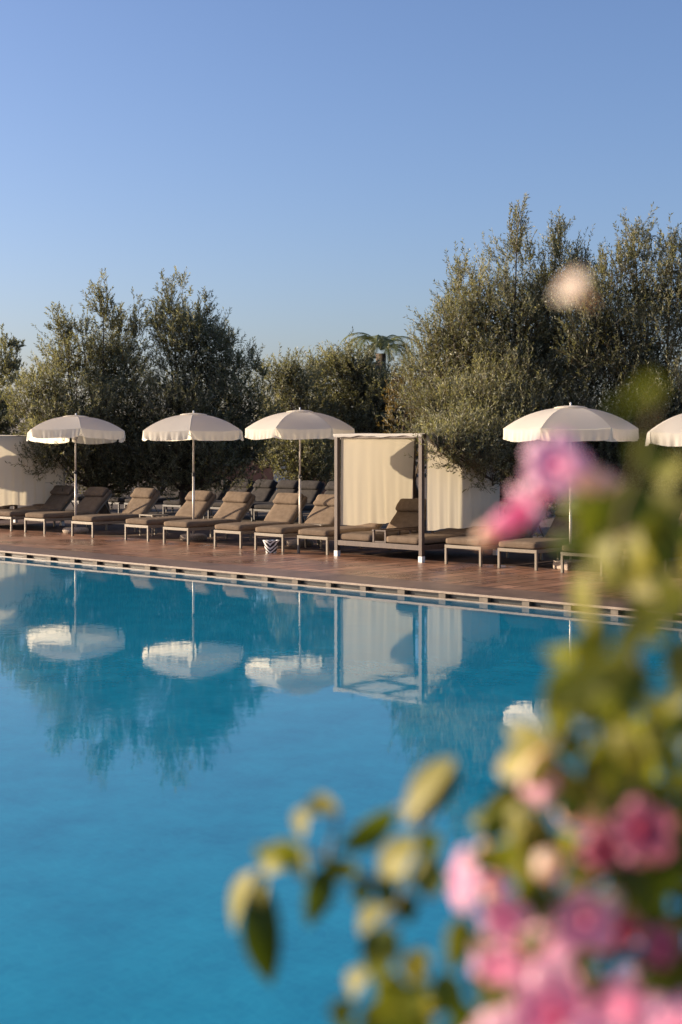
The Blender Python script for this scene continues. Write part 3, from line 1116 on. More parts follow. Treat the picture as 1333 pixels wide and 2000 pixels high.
def olive(px_blobs, d, leafL, leafW, dens, name_label, trunk_px, mat='olive', depth_k=0.9, tips=(), dj=0.5, group=None, shade=0.0, spray=0.42, tree_name='olive_tree', cat='tree'):
    """px_blobs: (px, py, rx, ry[, dd]) outlines of the clumps of the crown as seen in the photo, set at distance d (+dd) in metres"""
    base = at(trunk_px, 860, d)
    base.z = 0.0
    root = empty(tree_name, base)
    B = np.array(base)
    tag(root, name_label, cat, group)
    P, D, T, LL, WW = [], [], [], [], []
    twig_v, limb_targets = [], []
    for bl in px_blobs:
        px, py, rx, ry = bl[:4]
        py += 12
        dd = bl[4] if len(bl) > 4 else rng.uniform(-dj, dj)
        c = np.array(at(px, py, d + dd))
        k = (d + dd) / F
        R = np.array([rx * k, max(rx, ry * 0.55) * k * depth_k, ry * k])
        limb_targets.append((c, R))
        area = math.pi * R[0] * R[2]
        nsp = max(6, int(dens * area * (1.0 if rx > 40 else 0.6)))
        # sub-clumps give light and dark clusters with gaps between
        ncl = max(3, int(nsp / 11))
        u = unit(rng.normal(size=(ncl, 3)))
        rad = rng.uniform(0.35, 1.0, ncl) ** 0.5
        cc = c + u * rad[:, None] * R
        ctint = rng.normal(0.0, 0.10, ncl)
        ci = rng.integers(0, ncl, nsp)
        sp = cc[ci] + rng.normal(size=(nsp, 3)) * np.minimum(0.16, R * 0.35)
        outw = unit((sp - c) / R)
        sd = unit(outw * 0.55 + np.array([0, 0, 0.85]) + rng.normal(size=(nsp, 3)) * 0.38)
        sl = spray * rng.uniform(0.5, 1.15, nsp) * (1.0 if rx > 40 else 0.65)
        nl = 16
        t = (np.arange(nl) + 0.5) / nl
        pos = sp[:, None, :] + sd[:, None, :] * (sl[:, None] * t[None, :])[:, :, None]
        radial = unit(np.cross(sd[:, None, :], rng.normal(size=(nsp, nl, 3))))
        ld = unit(sd[:, None, :] * 0.75 + radial * 0.75)
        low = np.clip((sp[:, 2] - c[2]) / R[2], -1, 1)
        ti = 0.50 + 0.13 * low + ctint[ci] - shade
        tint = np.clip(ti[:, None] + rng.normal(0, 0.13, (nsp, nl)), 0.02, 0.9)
        P.append(pos.reshape(-1, 3))
        D.append(ld.reshape(-1, 3))
        T.append(tint.ravel())
        sc = rng.uniform(0.7, 1.2, nsp * nl)
        LL.append(leafL * sc)
        WW.append(leafW * sc * rng.uniform(0.8, 1.2, nsp * nl))
        # twigs
        sidev = unit(np.cross(sd, rng.normal(size=(nsp, 3)))) * 0.0035
        tv = np.stack([sp - sidev - sd * 0.1, sp + sidev - sd * 0.1, sp + sd * sl[:, None] + sidev * 0.3, sp + sd * sl[:, None] - sidev * 0.3], 1)
        twig_v.append(tv.reshape(-1, 3))
        # larger leaves deep inside, crown shade put into their darker tint
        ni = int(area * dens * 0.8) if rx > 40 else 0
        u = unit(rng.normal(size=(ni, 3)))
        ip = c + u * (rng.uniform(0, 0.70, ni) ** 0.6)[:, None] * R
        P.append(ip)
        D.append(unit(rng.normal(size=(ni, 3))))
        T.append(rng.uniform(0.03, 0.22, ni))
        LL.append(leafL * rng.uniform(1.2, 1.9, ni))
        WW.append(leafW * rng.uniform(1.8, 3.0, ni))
    # upright leafy shoots that make the ragged tips: (px, py of the tip, length px, spread px, count)
    for (px, py, ln, spr, cnt) in tips:
        for q in range(cnt):
            f_ = rng.normal() * 0.45
            dd = rng.uniform(-dj, dj) * 0.6
            k = (d + dd) / F
            short = rng.uniform(0.0, 0.45) * ln
            top = np.array(at(px + f_ * spr, py + 14 + short + abs(f_) * ln * 0.25, d + dd))
            bot = np.array(at(px + f_ * spr * 0.35, py + ln, d + dd * 0.7))
            nl = int(46 * np.linalg.norm(top - bot) / (leafL * 14)) + 18
            t_ = np.sort(rng.uniform(0, 1, nl))
            ax = top - bot
            side_ = unit(np.cross(ax, rng.normal(size=3)))
            pos = bot + ax * t_[:, None] + side_ * (0.10 * np.linalg.norm(ax) * np.sin(t_ * 3.1))[:, None]
            axu = unit(ax)
            ld = unit(axu * 0.95 + unit(np.cross(axu, rng.normal(size=(nl, 3)))) * 0.62)
            P.append(pos)
            D.append(ld)
            T.append(np.clip(rng.normal(0.56, 0.13, nl), 0.05, 0.9))
            sc = rng.uniform(0.75, 1.25, nl) * (1.05 - 0.3 * t_)
            LL.append(leafL * sc)
            WW.append(leafW * sc)
            sv = side_ * 0.005
            cpts = bot + ax * np.linspace(0, 1, 6)[:, None] + side_ * (0.10 * np.linalg.norm(ax) * np.sin(np.linspace(0, 1, 6) * 3.1))[:, None]
            for a_, b_ in zip(cpts[:-1], cpts[1:]):
                twig_v.append(np.stack([a_ - sv, a_ + sv, b_ + sv * 0.7, b_ - sv * 0.7]))
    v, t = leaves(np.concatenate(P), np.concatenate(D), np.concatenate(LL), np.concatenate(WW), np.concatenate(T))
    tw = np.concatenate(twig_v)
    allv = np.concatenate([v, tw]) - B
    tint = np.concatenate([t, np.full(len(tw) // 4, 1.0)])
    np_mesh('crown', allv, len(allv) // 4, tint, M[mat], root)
    # trunk and limbs
    tb_ = MB()
    rt = random.Random(int(px_blobs[0][0]))
    hub = Vector((rt.uniform(-0.1, 0.1), rt.uniform(-0.1, 0.1), 0.75))
    tb_.tube([(0, 0, -0.05), (0.03, 0.02, 0.12), (0.02, 0, 0.4), hub], [0.24, 0.17, 0.14, 0.13], 10)
    for c, R in limb_targets:
        e = Vector(c - B)
        mid = hub.lerp(e, 0.5) + Vector((rt.uniform(-.3, .3), rt.uniform(-.3, .3), -0.15))
        tb_.tube([hub, hub.lerp(mid, 0.5) + Vector((rt.uniform(-.06, .06), rt.uniform(-.06, .06), 0)), mid, e], [0.07, 0.045, 0.026, 0.008], 6)
    tb_.build('trunk', M['bark'], root, smooth=True)
    return root


G_ = 'olive trees behind the loungers'
olive([(1010, 445, 15, 48, 0), (1004, 525, 38, 62), (1088, 470, 16, 48, .2), (1100, 550, 46, 66), (1125, 510, 22, 34), (1050, 600, 60, 66), (900, 560, 30, 44), (935, 600, 50, 60), (930, 800, 85, 55, -1.7), (985, 830, 85, 55, -1.9), (1000, 770, 95, 70, -1.2), (870, 800, 60, 50, -1.5), (885, 660, 55, 60),
       (985, 640, 95, 90), (1085, 640, 95, 110), (850, 730, 62, 60), (930, 740, 110, 90), (1050, 760, 130, 110), (905, 830, 72, 62, -1.2), (990, 850, 90, 80),
       (895, 868, 50, 42, -2.4), (945, 895, 38, 34, -2.6), (870, 872, 30, 26, -2.6), (850, 853, 16, 12, -3.85), (862, 862, 26, 18, -3.8), (872, 866, 30, 20, -3.75), (880, 850, 40, 18, -3.7), (900, 878, 36, 24, -3.55), (915, 872, 44, 30, -3.5), (930, 890, 38, 28, -3.4), (948, 900, 36, 28, -3.25), (962, 915, 32, 24, -3.1), (910, 840, 60, 30, -3.0), (950, 860, 50, 40, -2.9), (950, 860, 60, 40, -2.4), (1080, 880, 90, 80), (1060, 930, 70, 60)],
      25.8, 0.066, 0.0165, 350, 'tall olive tree with two narrow tips behind the right parasol', 1020, tips=[(1010, 372, 120, 34, 16), (1030, 420, 90, 26, 8), (1090, 395, 110, 30, 14), (1135, 450, 80, 22, 9), (1060, 470, 90, 30, 8), (895, 495, 80, 22, 11), (928, 500, 80, 22, 9), (960, 520, 80, 24, 9), (862, 590, 70, 22, 8), (870, 550, 60, 18, 6), (845, 650, 70, 22, 8), (812, 700, 60, 20, 6), (985, 480, 90, 24, 9)], group=G_)
olive([(1240, 468, 24, 44, .2), (1205, 515, 28, 40), (1245, 565, 52, 72), (1315, 485, 34, 38), (1335, 560, 70, 80), (1175, 560, 34, 50), (1180, 650, 75, 90), (1275, 670, 105, 105),
       (1200, 780, 110, 110), (1320, 790, 100, 110), (1160, 880, 90, 80), (1270, 890, 110, 90), (1200, 950, 110, 60), (1320, 950, 90, 60), (1420, 620, 70, 110), (1420, 800, 80, 120)],
      24.6, 0.066, 0.0165, 320, 'broad olive tree at the right edge with an open airy top', 1270, tips=[(1240, 405, 100, 30, 14), (1262, 430, 80, 24, 8), (1215, 440, 80, 22, 8), (1180, 455, 80, 22, 9), (1165, 500, 70, 20, 7), (1318, 425, 80, 26, 11), (1345, 415, 90, 26, 9), (1290, 470, 70, 22, 7)], group=G_, shade=0.03)
olive([(203, 585, 22, 42, 0), (215, 640, 34, 60), (122, 625, 20, 24), (160, 640, 30, 34), (265, 630, 14, 46), (150, 700, 58, 50), (225, 720, 52, 70), (268, 730, 40, 70),
       (95, 755, 50, 42), (50, 785, 36, 40), (170, 795, 95, 65), (265, 810, 70, 70), (110, 830, 70, 50, -.8), (105, 878, 42, 34, -1.4), (190, 870, 80, 60), (270, 880, 70, 60), (180, 920, 70, 34), (260, 925, 60, 30)],
      32.2, 0.080, 0.020, 265, 'olive tree with ragged tip behind the leftmost parasol', 200, tips=[(200, 535, 85, 26, 15), (218, 565, 80, 22, 9), (120, 590, 50, 18, 8), (135, 615, 50, 18, 7), (163, 585, 70, 22, 9), (266, 575, 85, 14, 10), (235, 580, 70, 18, 7), (85, 680, 60, 24, 7), (110, 660, 60, 20, 7), (60, 730, 50, 22, 6), (30, 750, 45, 20, 6)], group=G_)
olive([(335, 585, 26, 50, 0), (322, 625, 28, 45), (392, 600, 17, 44), (350, 670, 52, 70), (400, 690, 45, 75), (432, 680, 22, 44), (445, 720, 36, 42), (490, 715, 30, 38), (420, 790, 85, 75), (350, 790, 65, 85),
       (490, 790, 45, 60), (400, 870, 100, 60), (480, 870, 42, 55), (330, 890, 60, 50), (420, 925, 70, 26), (360, 930, 40, 24)],
      32.0, 0.080, 0.020, 265, 'olive tree with twin upright tips behind the second parasol', 365, tips=[(332, 525, 90, 24, 15), (310, 560, 80, 20, 9), (352, 555, 80, 20, 9), (393, 548, 90, 18, 13), (372, 575, 70, 18, 7), (428, 628, 60, 18, 9), (445, 640, 55, 18, 7), (470, 660, 50, 20, 7), (500, 675, 50, 20, 8), (515, 690, 45, 16, 5)], group=G_, shade=0.02)
olive([(560, 730, 44, 36), (575, 708, 12, 22), (545, 770, 40, 45), (600, 760, 40, 40), (575, 820, 60, 60), (560, 880, 46, 44, -.5), (610, 890, 50, 46, -.6), (640, 870, 40, 50), (600, 925, 46, 22, -.5), (535, 905, 24, 24, -.4)],
      38.0, 0.092, 0.024, 225, 'low rounded olive directly behind the third parasol', 590, tips=[(575, 680, 50, 16, 9), (545, 700, 50, 22, 7), (600, 715, 50, 18, 6)], group=G_)
olive([(652, 700, 34, 26), (690, 706, 44, 30), (630, 730, 40, 34), (715, 738, 44, 36), (680, 760, 70, 55), (745, 780, 60, 55), (690, 830, 80, 55), (760, 840, 44, 50), (700, 890, 80, 50)],
      39.5, 0.096, 0.025, 225, 'dark olive crown between the third parasol and the palm', 700, tips=[(655, 668, 50, 20, 9), (640, 690, 45, 16, 6), (680, 672, 45, 22, 7), (705, 700, 40, 18, 5)], group=G_, shade=0.05)
olive([(800, 745, 26, 30), (812, 790, 42, 44), (790, 820, 30, 36), (835, 835, 40, 36)], 27.6, 0.088, 0.024, 190,
      'warm yellowish olive bush above the right end of the cabana roof', 815, mat='olive_warm', group=G_)
olive([(4, 690, 26, 46), (-20, 740, 40, 60), (14, 745, 26, 36), (10, 800, 44, 40), (-40, 820, 60, 60), (20, 830, 36, 34)], 48.0, 0.135, 0.038, 80,
      'pale feathery olive at the far left edge, beyond the others', -10, tips=[(15, 630, 90, 26, 10), (0, 640, 90, 26, 9), (30, 655, 70, 20, 7), (-20, 650, 90, 26, 7)], group=G_)


# palm behind the middle trees
def make_palm():
    d = 41.2
    crown = at(744, 684, d)
    root = empty('palm_tree', (crown.x, crown.y, 0))
    tag(root, 'palm with drooping fronds peeping over the dark middle olive', 'palm tree')
    h = crown.z
    t = MB()
    t.tube([(0, 0, 0), (0.05, 0, h * 0.4), (0.0, 0, h - 0.1)], [0.22, 0.17, 0.15], 10)
    t.build('trunk', M['bark'], root, smooth=True)
    rs = random.Random(3)
    for k in range(17):
        az = k * 2.399
        el = rs.uniform(0.5, 1.25)
        Lr = rs.uniform(1.2, 1.75)
        pts = []
        p = Vector((0, 0, h))
        ang = el
        for s in range(12):
            pts.append(p.copy())
            p = p + Vector((math.cos(az) * math.cos(ang), math.sin(az) * math.cos(ang), math.sin(ang))) * (Lr / 11)
            ang -= 0.235
        mb = MB()
        side = Vector((-math.sin(az), math.cos(az), 0))
        for s in range(1, 11):
            for q in range(3):
                a = pts[s].lerp(pts[s + 1], q / 3)
                fwd = (pts[s + 1] - pts[s]).normalized()
                ll = 0.36 * math.sin(math.pi * (0.12 + 0.80 * (s + q / 3) / 11))
                for sg in (-1, 1):
                    dr = (side * sg * 0.8 + fwd * 0.6 + Vector((0, 0, -0.25))).normalized()
                    wv = fwd * 0.02
                    mb.add([a - wv, a + wv, a + dr * ll], [(0, 1, 2)], rs.random())
        mb.tube(pts, [0.012] * 6 + [0.006] * 6, 4)
        mb.t += [0.5] * (len(mb.v) - len(mb.t))
        mb.build('frond', M['palm'], root)
make_palm()

# belt of distant trees that closes the horizon
P, D, T = [], [], []
nb = 60000
e_ = rng.uniform(-95, 30, nb)
n0 = 58 + 4 * np.sin(e_ * 0.13)
hgt = 2.6 + 0.7 * np.sin(e_ * 0.37) + 0.5 * np.sin(e_ * 0.91 + 1)
z_ = hgt * rng.uniform(0, 1, nb) ** 0.8
n_ = n0 + rng.normal(0, 0.9, nb)
pos = EV[None] * e_[:, None] + NV[None] * n_[:, None] + np.array([0, 0, 1.0]) * z_[:, None]
v, t = leaves(pos, unit(rng.normal(size=(nb, 3)) + np.array([0, 0, 0.5])), rng.uniform(0.2, 0.5, nb), rng.uniform(0.1, 0.22, nb), rng.uniform(0, 1, nb))
far = np_mesh('far_treeline', v, nb, t, M['far_leaf'], None)
tag(far, 'low dark belt of distant trees closing the horizon behind the garden', 'treeline', None, 'stuff')

# terracotta garden wall with a pale shutter far behind the back row
wl = empty('garden_wall', ground(520, 905, 1.1))
wl.location.z = 0
wl.location = at(528, 930, 46); wl.location.z = 0
wl.rotation_euler = (0, 0, PHI * 0.3)
tag(wl, 'low terracotta garden wall glimpsed behind the shaded back row loungers', 'garden wall')
m_ = MB()
m_.box(-2.2, 2.4, 0, 0.25, 0, 1.25)
m_.build('wall_body', M['terracotta'], wl, bevel=0.01)
m_ = MB()
m_.box(-2.24, 2.44, -0.04, 0.29, 1.25, 1.31)
m_.build('wall_cap', M['coping_stone'], wl, bevel=0.01)
sh = empty('garden_door', (0, 0, 0))
p = at(552, 930, 45.4)
sh.location = (p.x, p.y, 0)
tag(sh, 'pale painted door panel in shade beside the terracotta wall', 'door')
m_ = MB()
m_.box(-0.28, 0.28, 0, 0.04, 0.3, 1.45)
m_.build('door_leaf', M['white_metal'], sh, bevel=0.004)
m_ = MB()
m_.box(-0.33, -0.281, -0.02, 0.06, 0, 1.5)
m_.box(0.281, 0.33, -0.02, 0.06, 0, 1.5)
m_.box(-0.28, 0.28, -0.02, 0.06, 1.451, 1.5)
m_.box(-0.28, 0.28, 0.0, 0.05, 0, 0.298)
m_.build('door_frame', M['terracotta'], sh)


# ------------------------------------------------------------------ flowering shrub in the foreground
def shrub_leaf(mb, base, tip, width, face, tint, curl=0.15, nseg=7):
    """lance-shaped leaf from base to tip; 'face' is the wished normal"""
    ax = tip - base
    L = ax.length
    ax = ax.normalized()
    side = ax.cross(face)
    if side.length < 1e-4:
        side = ax.cross(Vector((0.3, 0.5, 0.8)))
    side = side.normalized()
    nrm = side.cross(ax).normalized()
    vs, fs = [], []
    for i in range(nseg + 1):
        s = i / nseg
        w_ = width * 0.5 * (math.sin(math.pi * s ** 0.8) ** 0.8 if 0 < s < 1 else 0.03)
        c = base + ax * (L * s) + nrm * (curl * L * math.sin(math.pi * s))
        for u in (-1, 0, 1):
            vs.append(c + side * (w_ * u) + nrm * (abs(u) * w_ * 0.30))
    for i in range(nseg):
        for u in range(2):
            a = i * 3 + u
            fs.append((a, a + 1, a + 4, a + 3))
    tt = []
    for i in range(nseg + 1):
        for u in (-1, 0, 1):
            tt.append(min(1, max(0, tint + (0.03 if u else -0.04) + random.uniform(-.02, .02))))
    mb.add(vs, fs, tt)


def flower_mesh(R, tube, lobes=5, seed=0):
    rs = random.Random(seed)
    mb = MB()
    nr, na = 8, 60
    vs, fs, tt = [], [], []
    ph = rs.random() * 6
    for i in range(nr + 1):
        s = i / nr
        for k in range(na):
            th = 2 * math.pi * k / na
            lob = 0.70 + 0.30 * abs(math.cos(lobes * th / 2)) ** 0.6
            r = (0.10 + 0.90 * s) * R * (1 + (lob - 1) * s)
            z = R * (0.42 * s ** 0.7 - 0.34 * s ** 3) + 0.09 * R * s * math.sin(lobes * 2 * th + ph) * s
            z += 0.05 * R * s * s * math.sin(7 * th + ph * 2)
            vs.append((r * math.cos(th), r * math.sin(th), z))
            tt.append(min(1, 0.12 + 0.95 * s ** 0.8))
    for i in range(nr):
        for k in range(na):
            k2 = (k + 1) % na
            fs.append((i * na + k, i * na + k2, (i + 1) * na + k2, (i + 1) * na + k))
    mb.add(vs, fs, tt)
    vs, fs, tt = [], [], []
    for i in range(7):
        s = i / 6
        r = R * (0.10 + 0.14 * math.sin(math.pi * min(1, s * 1.1)) * (1 if s < 1 else 0.3)) * (1 - 0.35 * s)
        for k in range(16):
            th = 2 * math.pi * k / 16
            vs.append((r * math.cos(th), r * math.sin(th), -tube * s))
            tt.append(0.75 - 0.2 * s)
    for i in range(6):
        for k in range(16):
            k2 = (k + 1) % 16
            fs.append((i * 16 + k, (i + 1) * 16 + k, (i + 1) * 16 + k2, i * 16 + k2))
    mb.add(vs, fs, tt)
    return mb


def bud_mesh(L, r):
    mb = MB()
    vs, fs, tt = [], [], []
    for i in range(11):
        s = i / 10
        rr = r * math.sin(math.pi * (0.04 + 0.93 * s)) ** 0.75
        for k in range(14):
            th = 2 * math.pi * k / 14
            q = rr * (1 + 0.07 * math.cos(5 * th))
            vs.append((q * math.cos(th), q * math.sin(th), (s - 0.5) * L))
            tt.append(0.15 + 0.85 * s)
    for i in range(10):
        for k in range(14):
            k2 = (k + 1) % 14
            fs.append((i * 14 + k, i * 14 + k2, (i + 1) * 14 + k2, (i + 1) * 14 + k))
    mb.add(vs, fs, tt)
    return mb


SUNW = -trav
ROOT = Vector((0.62, 1.35, 0.0))
shrub = empty('flowering_shrub', ROOT)
tag(shrub, 'out of focus flowering shrub with pink trumpet blossoms in the right foreground', 'shrub')
fol, stem = MB(), MB()


def rel(v):
    return v - ROOT


def LF(x0, y0, x1, y1, w_, tint, d, curl=0.12, face=None, tilt=0.0):
    k = d / F
    b, t = at(x0, y0, d), at(x1, y1, d + tilt)
    if face is None:
        face = Vector((random.uniform(-0.6, 0.3), -1.0, random.uniform(-0.1, 0.6)))
    shrub_leaf(fol, rel(b), rel(t), w_ * k, face, tint, curl)


LIT = Vector((-0.9, -0.55, 0.35))
hand = [  # x0 y0 x1 y1 width tint d; high tints put the sunlit look into the colour
    # lower-left sprig
    (508, 1712, 530, 1925, 62, 0.16, 1.32), (497, 1700, 458, 1822, 46, 0.92, 1.31), (520, 1712, 512, 1775, 40, 0.88, 1.31),
    (565, 1662, 515, 1705, 52, 0.88, 1.30), (662, 1578, 588, 1590, 44, 0.95, 1.32), (600, 1575, 590, 1640, 40, 0.95, 1.32),
    (775, 1578, 662, 1660, 44, 0.36, 1.30), (640, 1690, 602, 1812, 46, 0.28, 1.30), (595, 1660, 605, 1720, 46, 0.86, 1.30), (640, 1670, 655, 1710, 36, 0.25, 1.30),
    (890, 1480, 790, 1612, 56, 0.93, 1.25), (900, 1500, 812, 1612, 34, 0.12, 1.26),  # second leaf is the pale one's shadow, put in as a dark leaf
    (815, 1632, 755, 1750, 62, 0.90, 1.25), (812, 1690, 872, 1722, 58, 0.90, 1.25), (795, 1650, 800, 1735, 50, 0.82, 1.26),
    (765, 1768, 705, 1828, 58, 0.93, 1.25), (790, 1745, 800, 1805, 40, 0.12, 1.26), (722, 1890, 692, 1955, 46, 0.92, 1.22), (735, 1810, 722, 1900, 36, 0.08, 1.24),
    (800, 1860, 850, 1930, 64, 0.88, 1.20), (775, 1900, 740, 1980, 60, 0.45, 1.20), (840, 1890, 780, 1880, 56, 0.8, 1.20), (905, 1790, 880, 1900, 46, 0.55, 1.20),
    (860, 1900, 900, 1985, 60, 0.22, 1.18), (760, 1960, 700, 2010, 60, 0.35, 1.18), (780, 1985, 850, 2040, 80, 0.5, 0.99), (880, 1950, 940, 2040, 60, 0.3, 0.99),
    # right-hand mass
    (1195, 1015, 1197, 1155, 62, 0.90, 0.95), (1150, 1105, 1163, 1240, 66, 0.94, 0.95), (1250, 1040, 1245, 1130, 64, 0.9, 0.95), (1215, 1090, 1185, 1170, 46, 0.5, 0.96),
    (1330, 890, 1300, 960, 70, 0.92, 0.92), (1285, 860, 1240, 920, 76, 0.42, 0.92), (1290, 745, 1225, 795, 40, 0.5, 0.67), (1225, 790, 1190, 815, 30, 0.5, 0.67),
    (1180, 960, 1150, 1080, 90, 0.42, 0.95), (1260, 950, 1200, 1050, 90, 0.36, 0.95), (1300, 980, 1270, 1080, 80, 0.62, 0.95), (1330, 1030, 1290, 1120, 70, 0.3, 0.95),
    (1230, 1160, 1290, 1260, 60, 0.55, 0.95), (1290, 1130, 1330, 1230, 70, 0.66, 0.94), (1180, 1200, 1130, 1320, 60, 0.55, 0.97), (1120, 1300, 1060, 1400, 64, 0.45, 0.92),
    (1170, 1290, 1150, 1400, 60, 0.62, 0.92), (1230, 1260, 1160, 1350, 56, 0.7, 0.92), (1120, 1400, 1200, 1370, 62, 0.42, 0.92), (1260, 1300, 1210, 1420, 50, 0.34, 0.92), (1310, 1400, 1240, 1360, 46, 0.8, 0.92),
    (1100, 1420, 1070, 1340, 50, 0.62, 0.92), (1290, 1440, 1320, 1540, 60, 0.45, 0.92), (1260, 1420, 1290, 1500, 54, 0.8, 0.92), (1180, 1440, 1140, 1540, 62, 0.62, 0.94), (1235, 1450, 1225, 1560, 62, 0.7, 0.94),
    (1060, 1445, 1005, 1530, 70, 0.9, 0.96), (1110, 1500, 1150, 1590, 66, 0.85, 0.96), (1090, 1560, 1160, 1560, 60, 0.62, 0.96), (1200, 1540, 1260, 1600, 72, 0.66, 0.94), (1310, 1530, 1250, 1600, 70, 0.58, 0.94),
    (1030, 1560, 960, 1590, 52, 0.72, 0.99), (990, 1590, 940, 1640, 50, 0.3, 0.99), (1030, 1570, 1000, 1660, 60, 0.86, 0.98), (1010, 1640, 1020, 1730, 60, 0.8, 0.99), (1080, 1620, 1040, 1690, 44, 0.3, 0.98),
    (1040, 1690, 1010, 1770, 50, 0.5, 0.97), (1120, 1640, 1180, 1700, 60, 0.4, 0.96), (1260, 1700, 1340, 1720, 90, 0.10, 0.92), (1180, 1690, 1260, 1730, 80, 0.12, 0.92), (1330, 1620, 1260, 1690, 56, 0.9, 0.95), (1255, 1640, 1310, 1660, 60, 0.88, 0.95),
    (1150, 1740, 1080, 1750, 70, 0.62, 0.94), (1240, 1760, 1180, 1740, 60, 0.5, 0.92), (1090, 1780, 1040, 1830, 50, 0.22, 0.95), (1310, 1790, 1345, 1860, 60, 0.92, 0.94), (1230, 1900, 1330, 1890, 90, 0.10, 0.95), (1260, 1950, 1345, 1930, 90, 0.08, 0.95),
    (1180, 1900, 1200, 1980, 70, 0.1, 0.96), (960, 1940, 950, 2040, 60, 0.5, 0.95), (930, 1900, 970, 1960, 50, 0.4, 0.95),
    # more of the lower-left sprig
    (575, 1690, 540, 1640, 44, 0.55, 1.26), (645, 1682, 700, 1706, 40, 0.5, 1.24), (830, 1755, 862, 1690, 46, 0.5, 1.22), (735, 1820, 782, 1872, 44, 0.4, 1.21), (722, 1905, 772, 1862, 46, 0.55, 1.2),
    (690, 1950, 652, 1996, 40, 0.5, 1.2), (770, 1770, 742, 1712, 36, 0.3, 1.23), (545, 1668, 500, 1650, 36, 0.6, 1.27), (700, 1715, 715, 1770, 34, 0.35, 1.24), (815, 1640, 862, 1655, 40, 0.4, 1.23),
    # leaves breaking up the pink
    (1010, 1850, 1075, 1830, 44, 0.45, 0.88), (1120, 1900, 1165, 1860, 46, 0.5, 0.86), (930, 1820, 960, 1850, 34, 0.4, 0.9), (1160, 1960, 1150, 1900, 40, 0.35, 0.85), (1000, 1960, 960, 1920, 44, 0.4, 0.87), (1240, 1895, 1290, 1930, 46, 0.3, 0.85),
    (1300, 1180, 1190, 1300, 54, 0.62, 0.95), (1340, 1250, 1300, 1330, 50, 0.5, 0.95), (1345, 1320, 1320, 1420, 56, 0.85, 0.97),
]
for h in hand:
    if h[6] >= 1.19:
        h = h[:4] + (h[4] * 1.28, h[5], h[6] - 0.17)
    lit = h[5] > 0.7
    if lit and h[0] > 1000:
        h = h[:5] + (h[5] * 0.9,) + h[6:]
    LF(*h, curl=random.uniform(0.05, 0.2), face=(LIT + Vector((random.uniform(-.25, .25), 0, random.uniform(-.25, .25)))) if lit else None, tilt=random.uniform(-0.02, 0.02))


def inside(px, py):
    pts = [(700, 1960), (905, 1950), (1015, 1830), (1020, 1660), (1020, 1590), (1050, 1450), (1080, 1400), (1150, 1200), (1170, 960), (1290, 960), (1500, 900), (1500, 2400), (640, 2400)]
    c = False
    j = len(pts) - 1
    for i in range(len(pts)):
        xi, yi = pts[i]
        xj, yj = pts[j]
        if (yi > py) != (yj > py) and px < (xj - xi) * (py - yi) / (yj - yi) + xi:
            c = not c
        j = i
    return c


rs = random.Random(5)
cnt = 0
while cnt < 430:
    px, py = rs.uniform(640, 1480), rs.uniform(850, 2350)
    if not inside(px, py):
        continue
    if py < 1450 and px < 1340 and rs.random() < 0.58:      # the upper part stays open
        continue
    cnt += 1
    d = rs.uniform(0.92, 1.10) if py > 1400 else rs.uniform(0.92, 1.08)
    a = rs.uniform(0, 6.28)
    L = rs.uniform(70, 130)
    tint = rs.choice([0.12, 0.25, 0.35, 0.45, 0.55, 0.65, 0.75, 0.88, 0.95])
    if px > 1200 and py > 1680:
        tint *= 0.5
    LF(px, py, px + L * math.cos(a), py + L * math.sin(a) * 0.9 + 20, rs.uniform(36, 64), tint, d, rs.uniform(0.05, 0.2), tilt=rs.uniform(-0.03, 0.03))

# stems
def ST(pts, r0, r1):
    P_ = [rel(at(*p)) for p in pts]
    n = len(P_)
    # smooth the polyline
    out = []
    for i in range(n - 1):
        p0, p1, p2, p3 = P_[max(i - 1, 0)], P_[i], P_[i + 1], P_[min(i + 2, n - 1)]
        for k in range(5):
            t = k / 5
            out.append(0.5 * ((2 * p1) + (p2 - p0) * t + (2 * p0 - 5 * p1 + 4 * p2 - p3) * t * t + (3 * p1 - p0 - 3 * p2 + p3) * t ** 3))
    out.append(P_[-1])
    m = len(out)
    stem.tube(out, [r0 + (r1 - r0) * i / (m - 1) for i in range(m)], 7)


def root_to(*pts, r0=0.0032, r1=0.0010):
    b = ROOT + Vector((random.uniform(-0.1, 0.2), random.uniform(-0.1, 0.1), 0))
    k = F / b.y
    px, py = 666.5 + b.x * k, 860 + (CAM_H - b.z) * k
    ST([(px, py, b.y)] + list(pts), r0, r1)





root_to((1000, 2500, 1.08), (860, 2060, 1.03), (765, 1960, 1.03), (722, 1870, 1.06), (770, 1780, 1.08), (812, 1690, 1.08), (830, 1600, 1.08), (890, 1480, 1.08))
ST([(785, 1770, 1.08), (730, 1720, 1.11), (650, 1680, 1.13), (570, 1665, 1.14), (500, 1705, 1.15)], 0.0032, 0.0018)
ST([(640, 1682, 1.13), (655, 1620, 1.14), (660, 1578, 1.15)], 0.0026, 0.0016)
ST([(815, 1610, 1.08), (800, 1580, 1.11), (775, 1578, 1.13)], 0.0026, 0.0016)
root_to((1150, 2450, 1.15), (1120, 1900, 1.1), (1060, 1650, 1.07), (1090, 1450, 1.02), (1180, 1310, 0.97), (1300, 1180, 0.93))
root_to((1350, 2400, 1.05), (1330, 1700, 0.98), (1250, 1300, 0.95), (1210, 1050, 0.93), (1240, 930, 0.86), (1290, 760, 0.74))
root_to((1250, 2450, 1.1), (1200, 1800, 1.02), (1150, 1350, 0.98), (1190, 1080, 1.02), (1215, 985, 1.12), (1195, 945, 1.16), (1120, 930, 1.165))
root_to((1300, 2450, 1.1), (1000, 2000, 1.1), (930, 1850, 1.12), (900, 1760, 1.14))
root_to((1450, 2300, 0.98), (1420, 1500, 1.0), (1385, 900, 1.0), (1290, 640, 0.95), (1140, 590, 0.90), r0=0.0022, r1=0.0005)
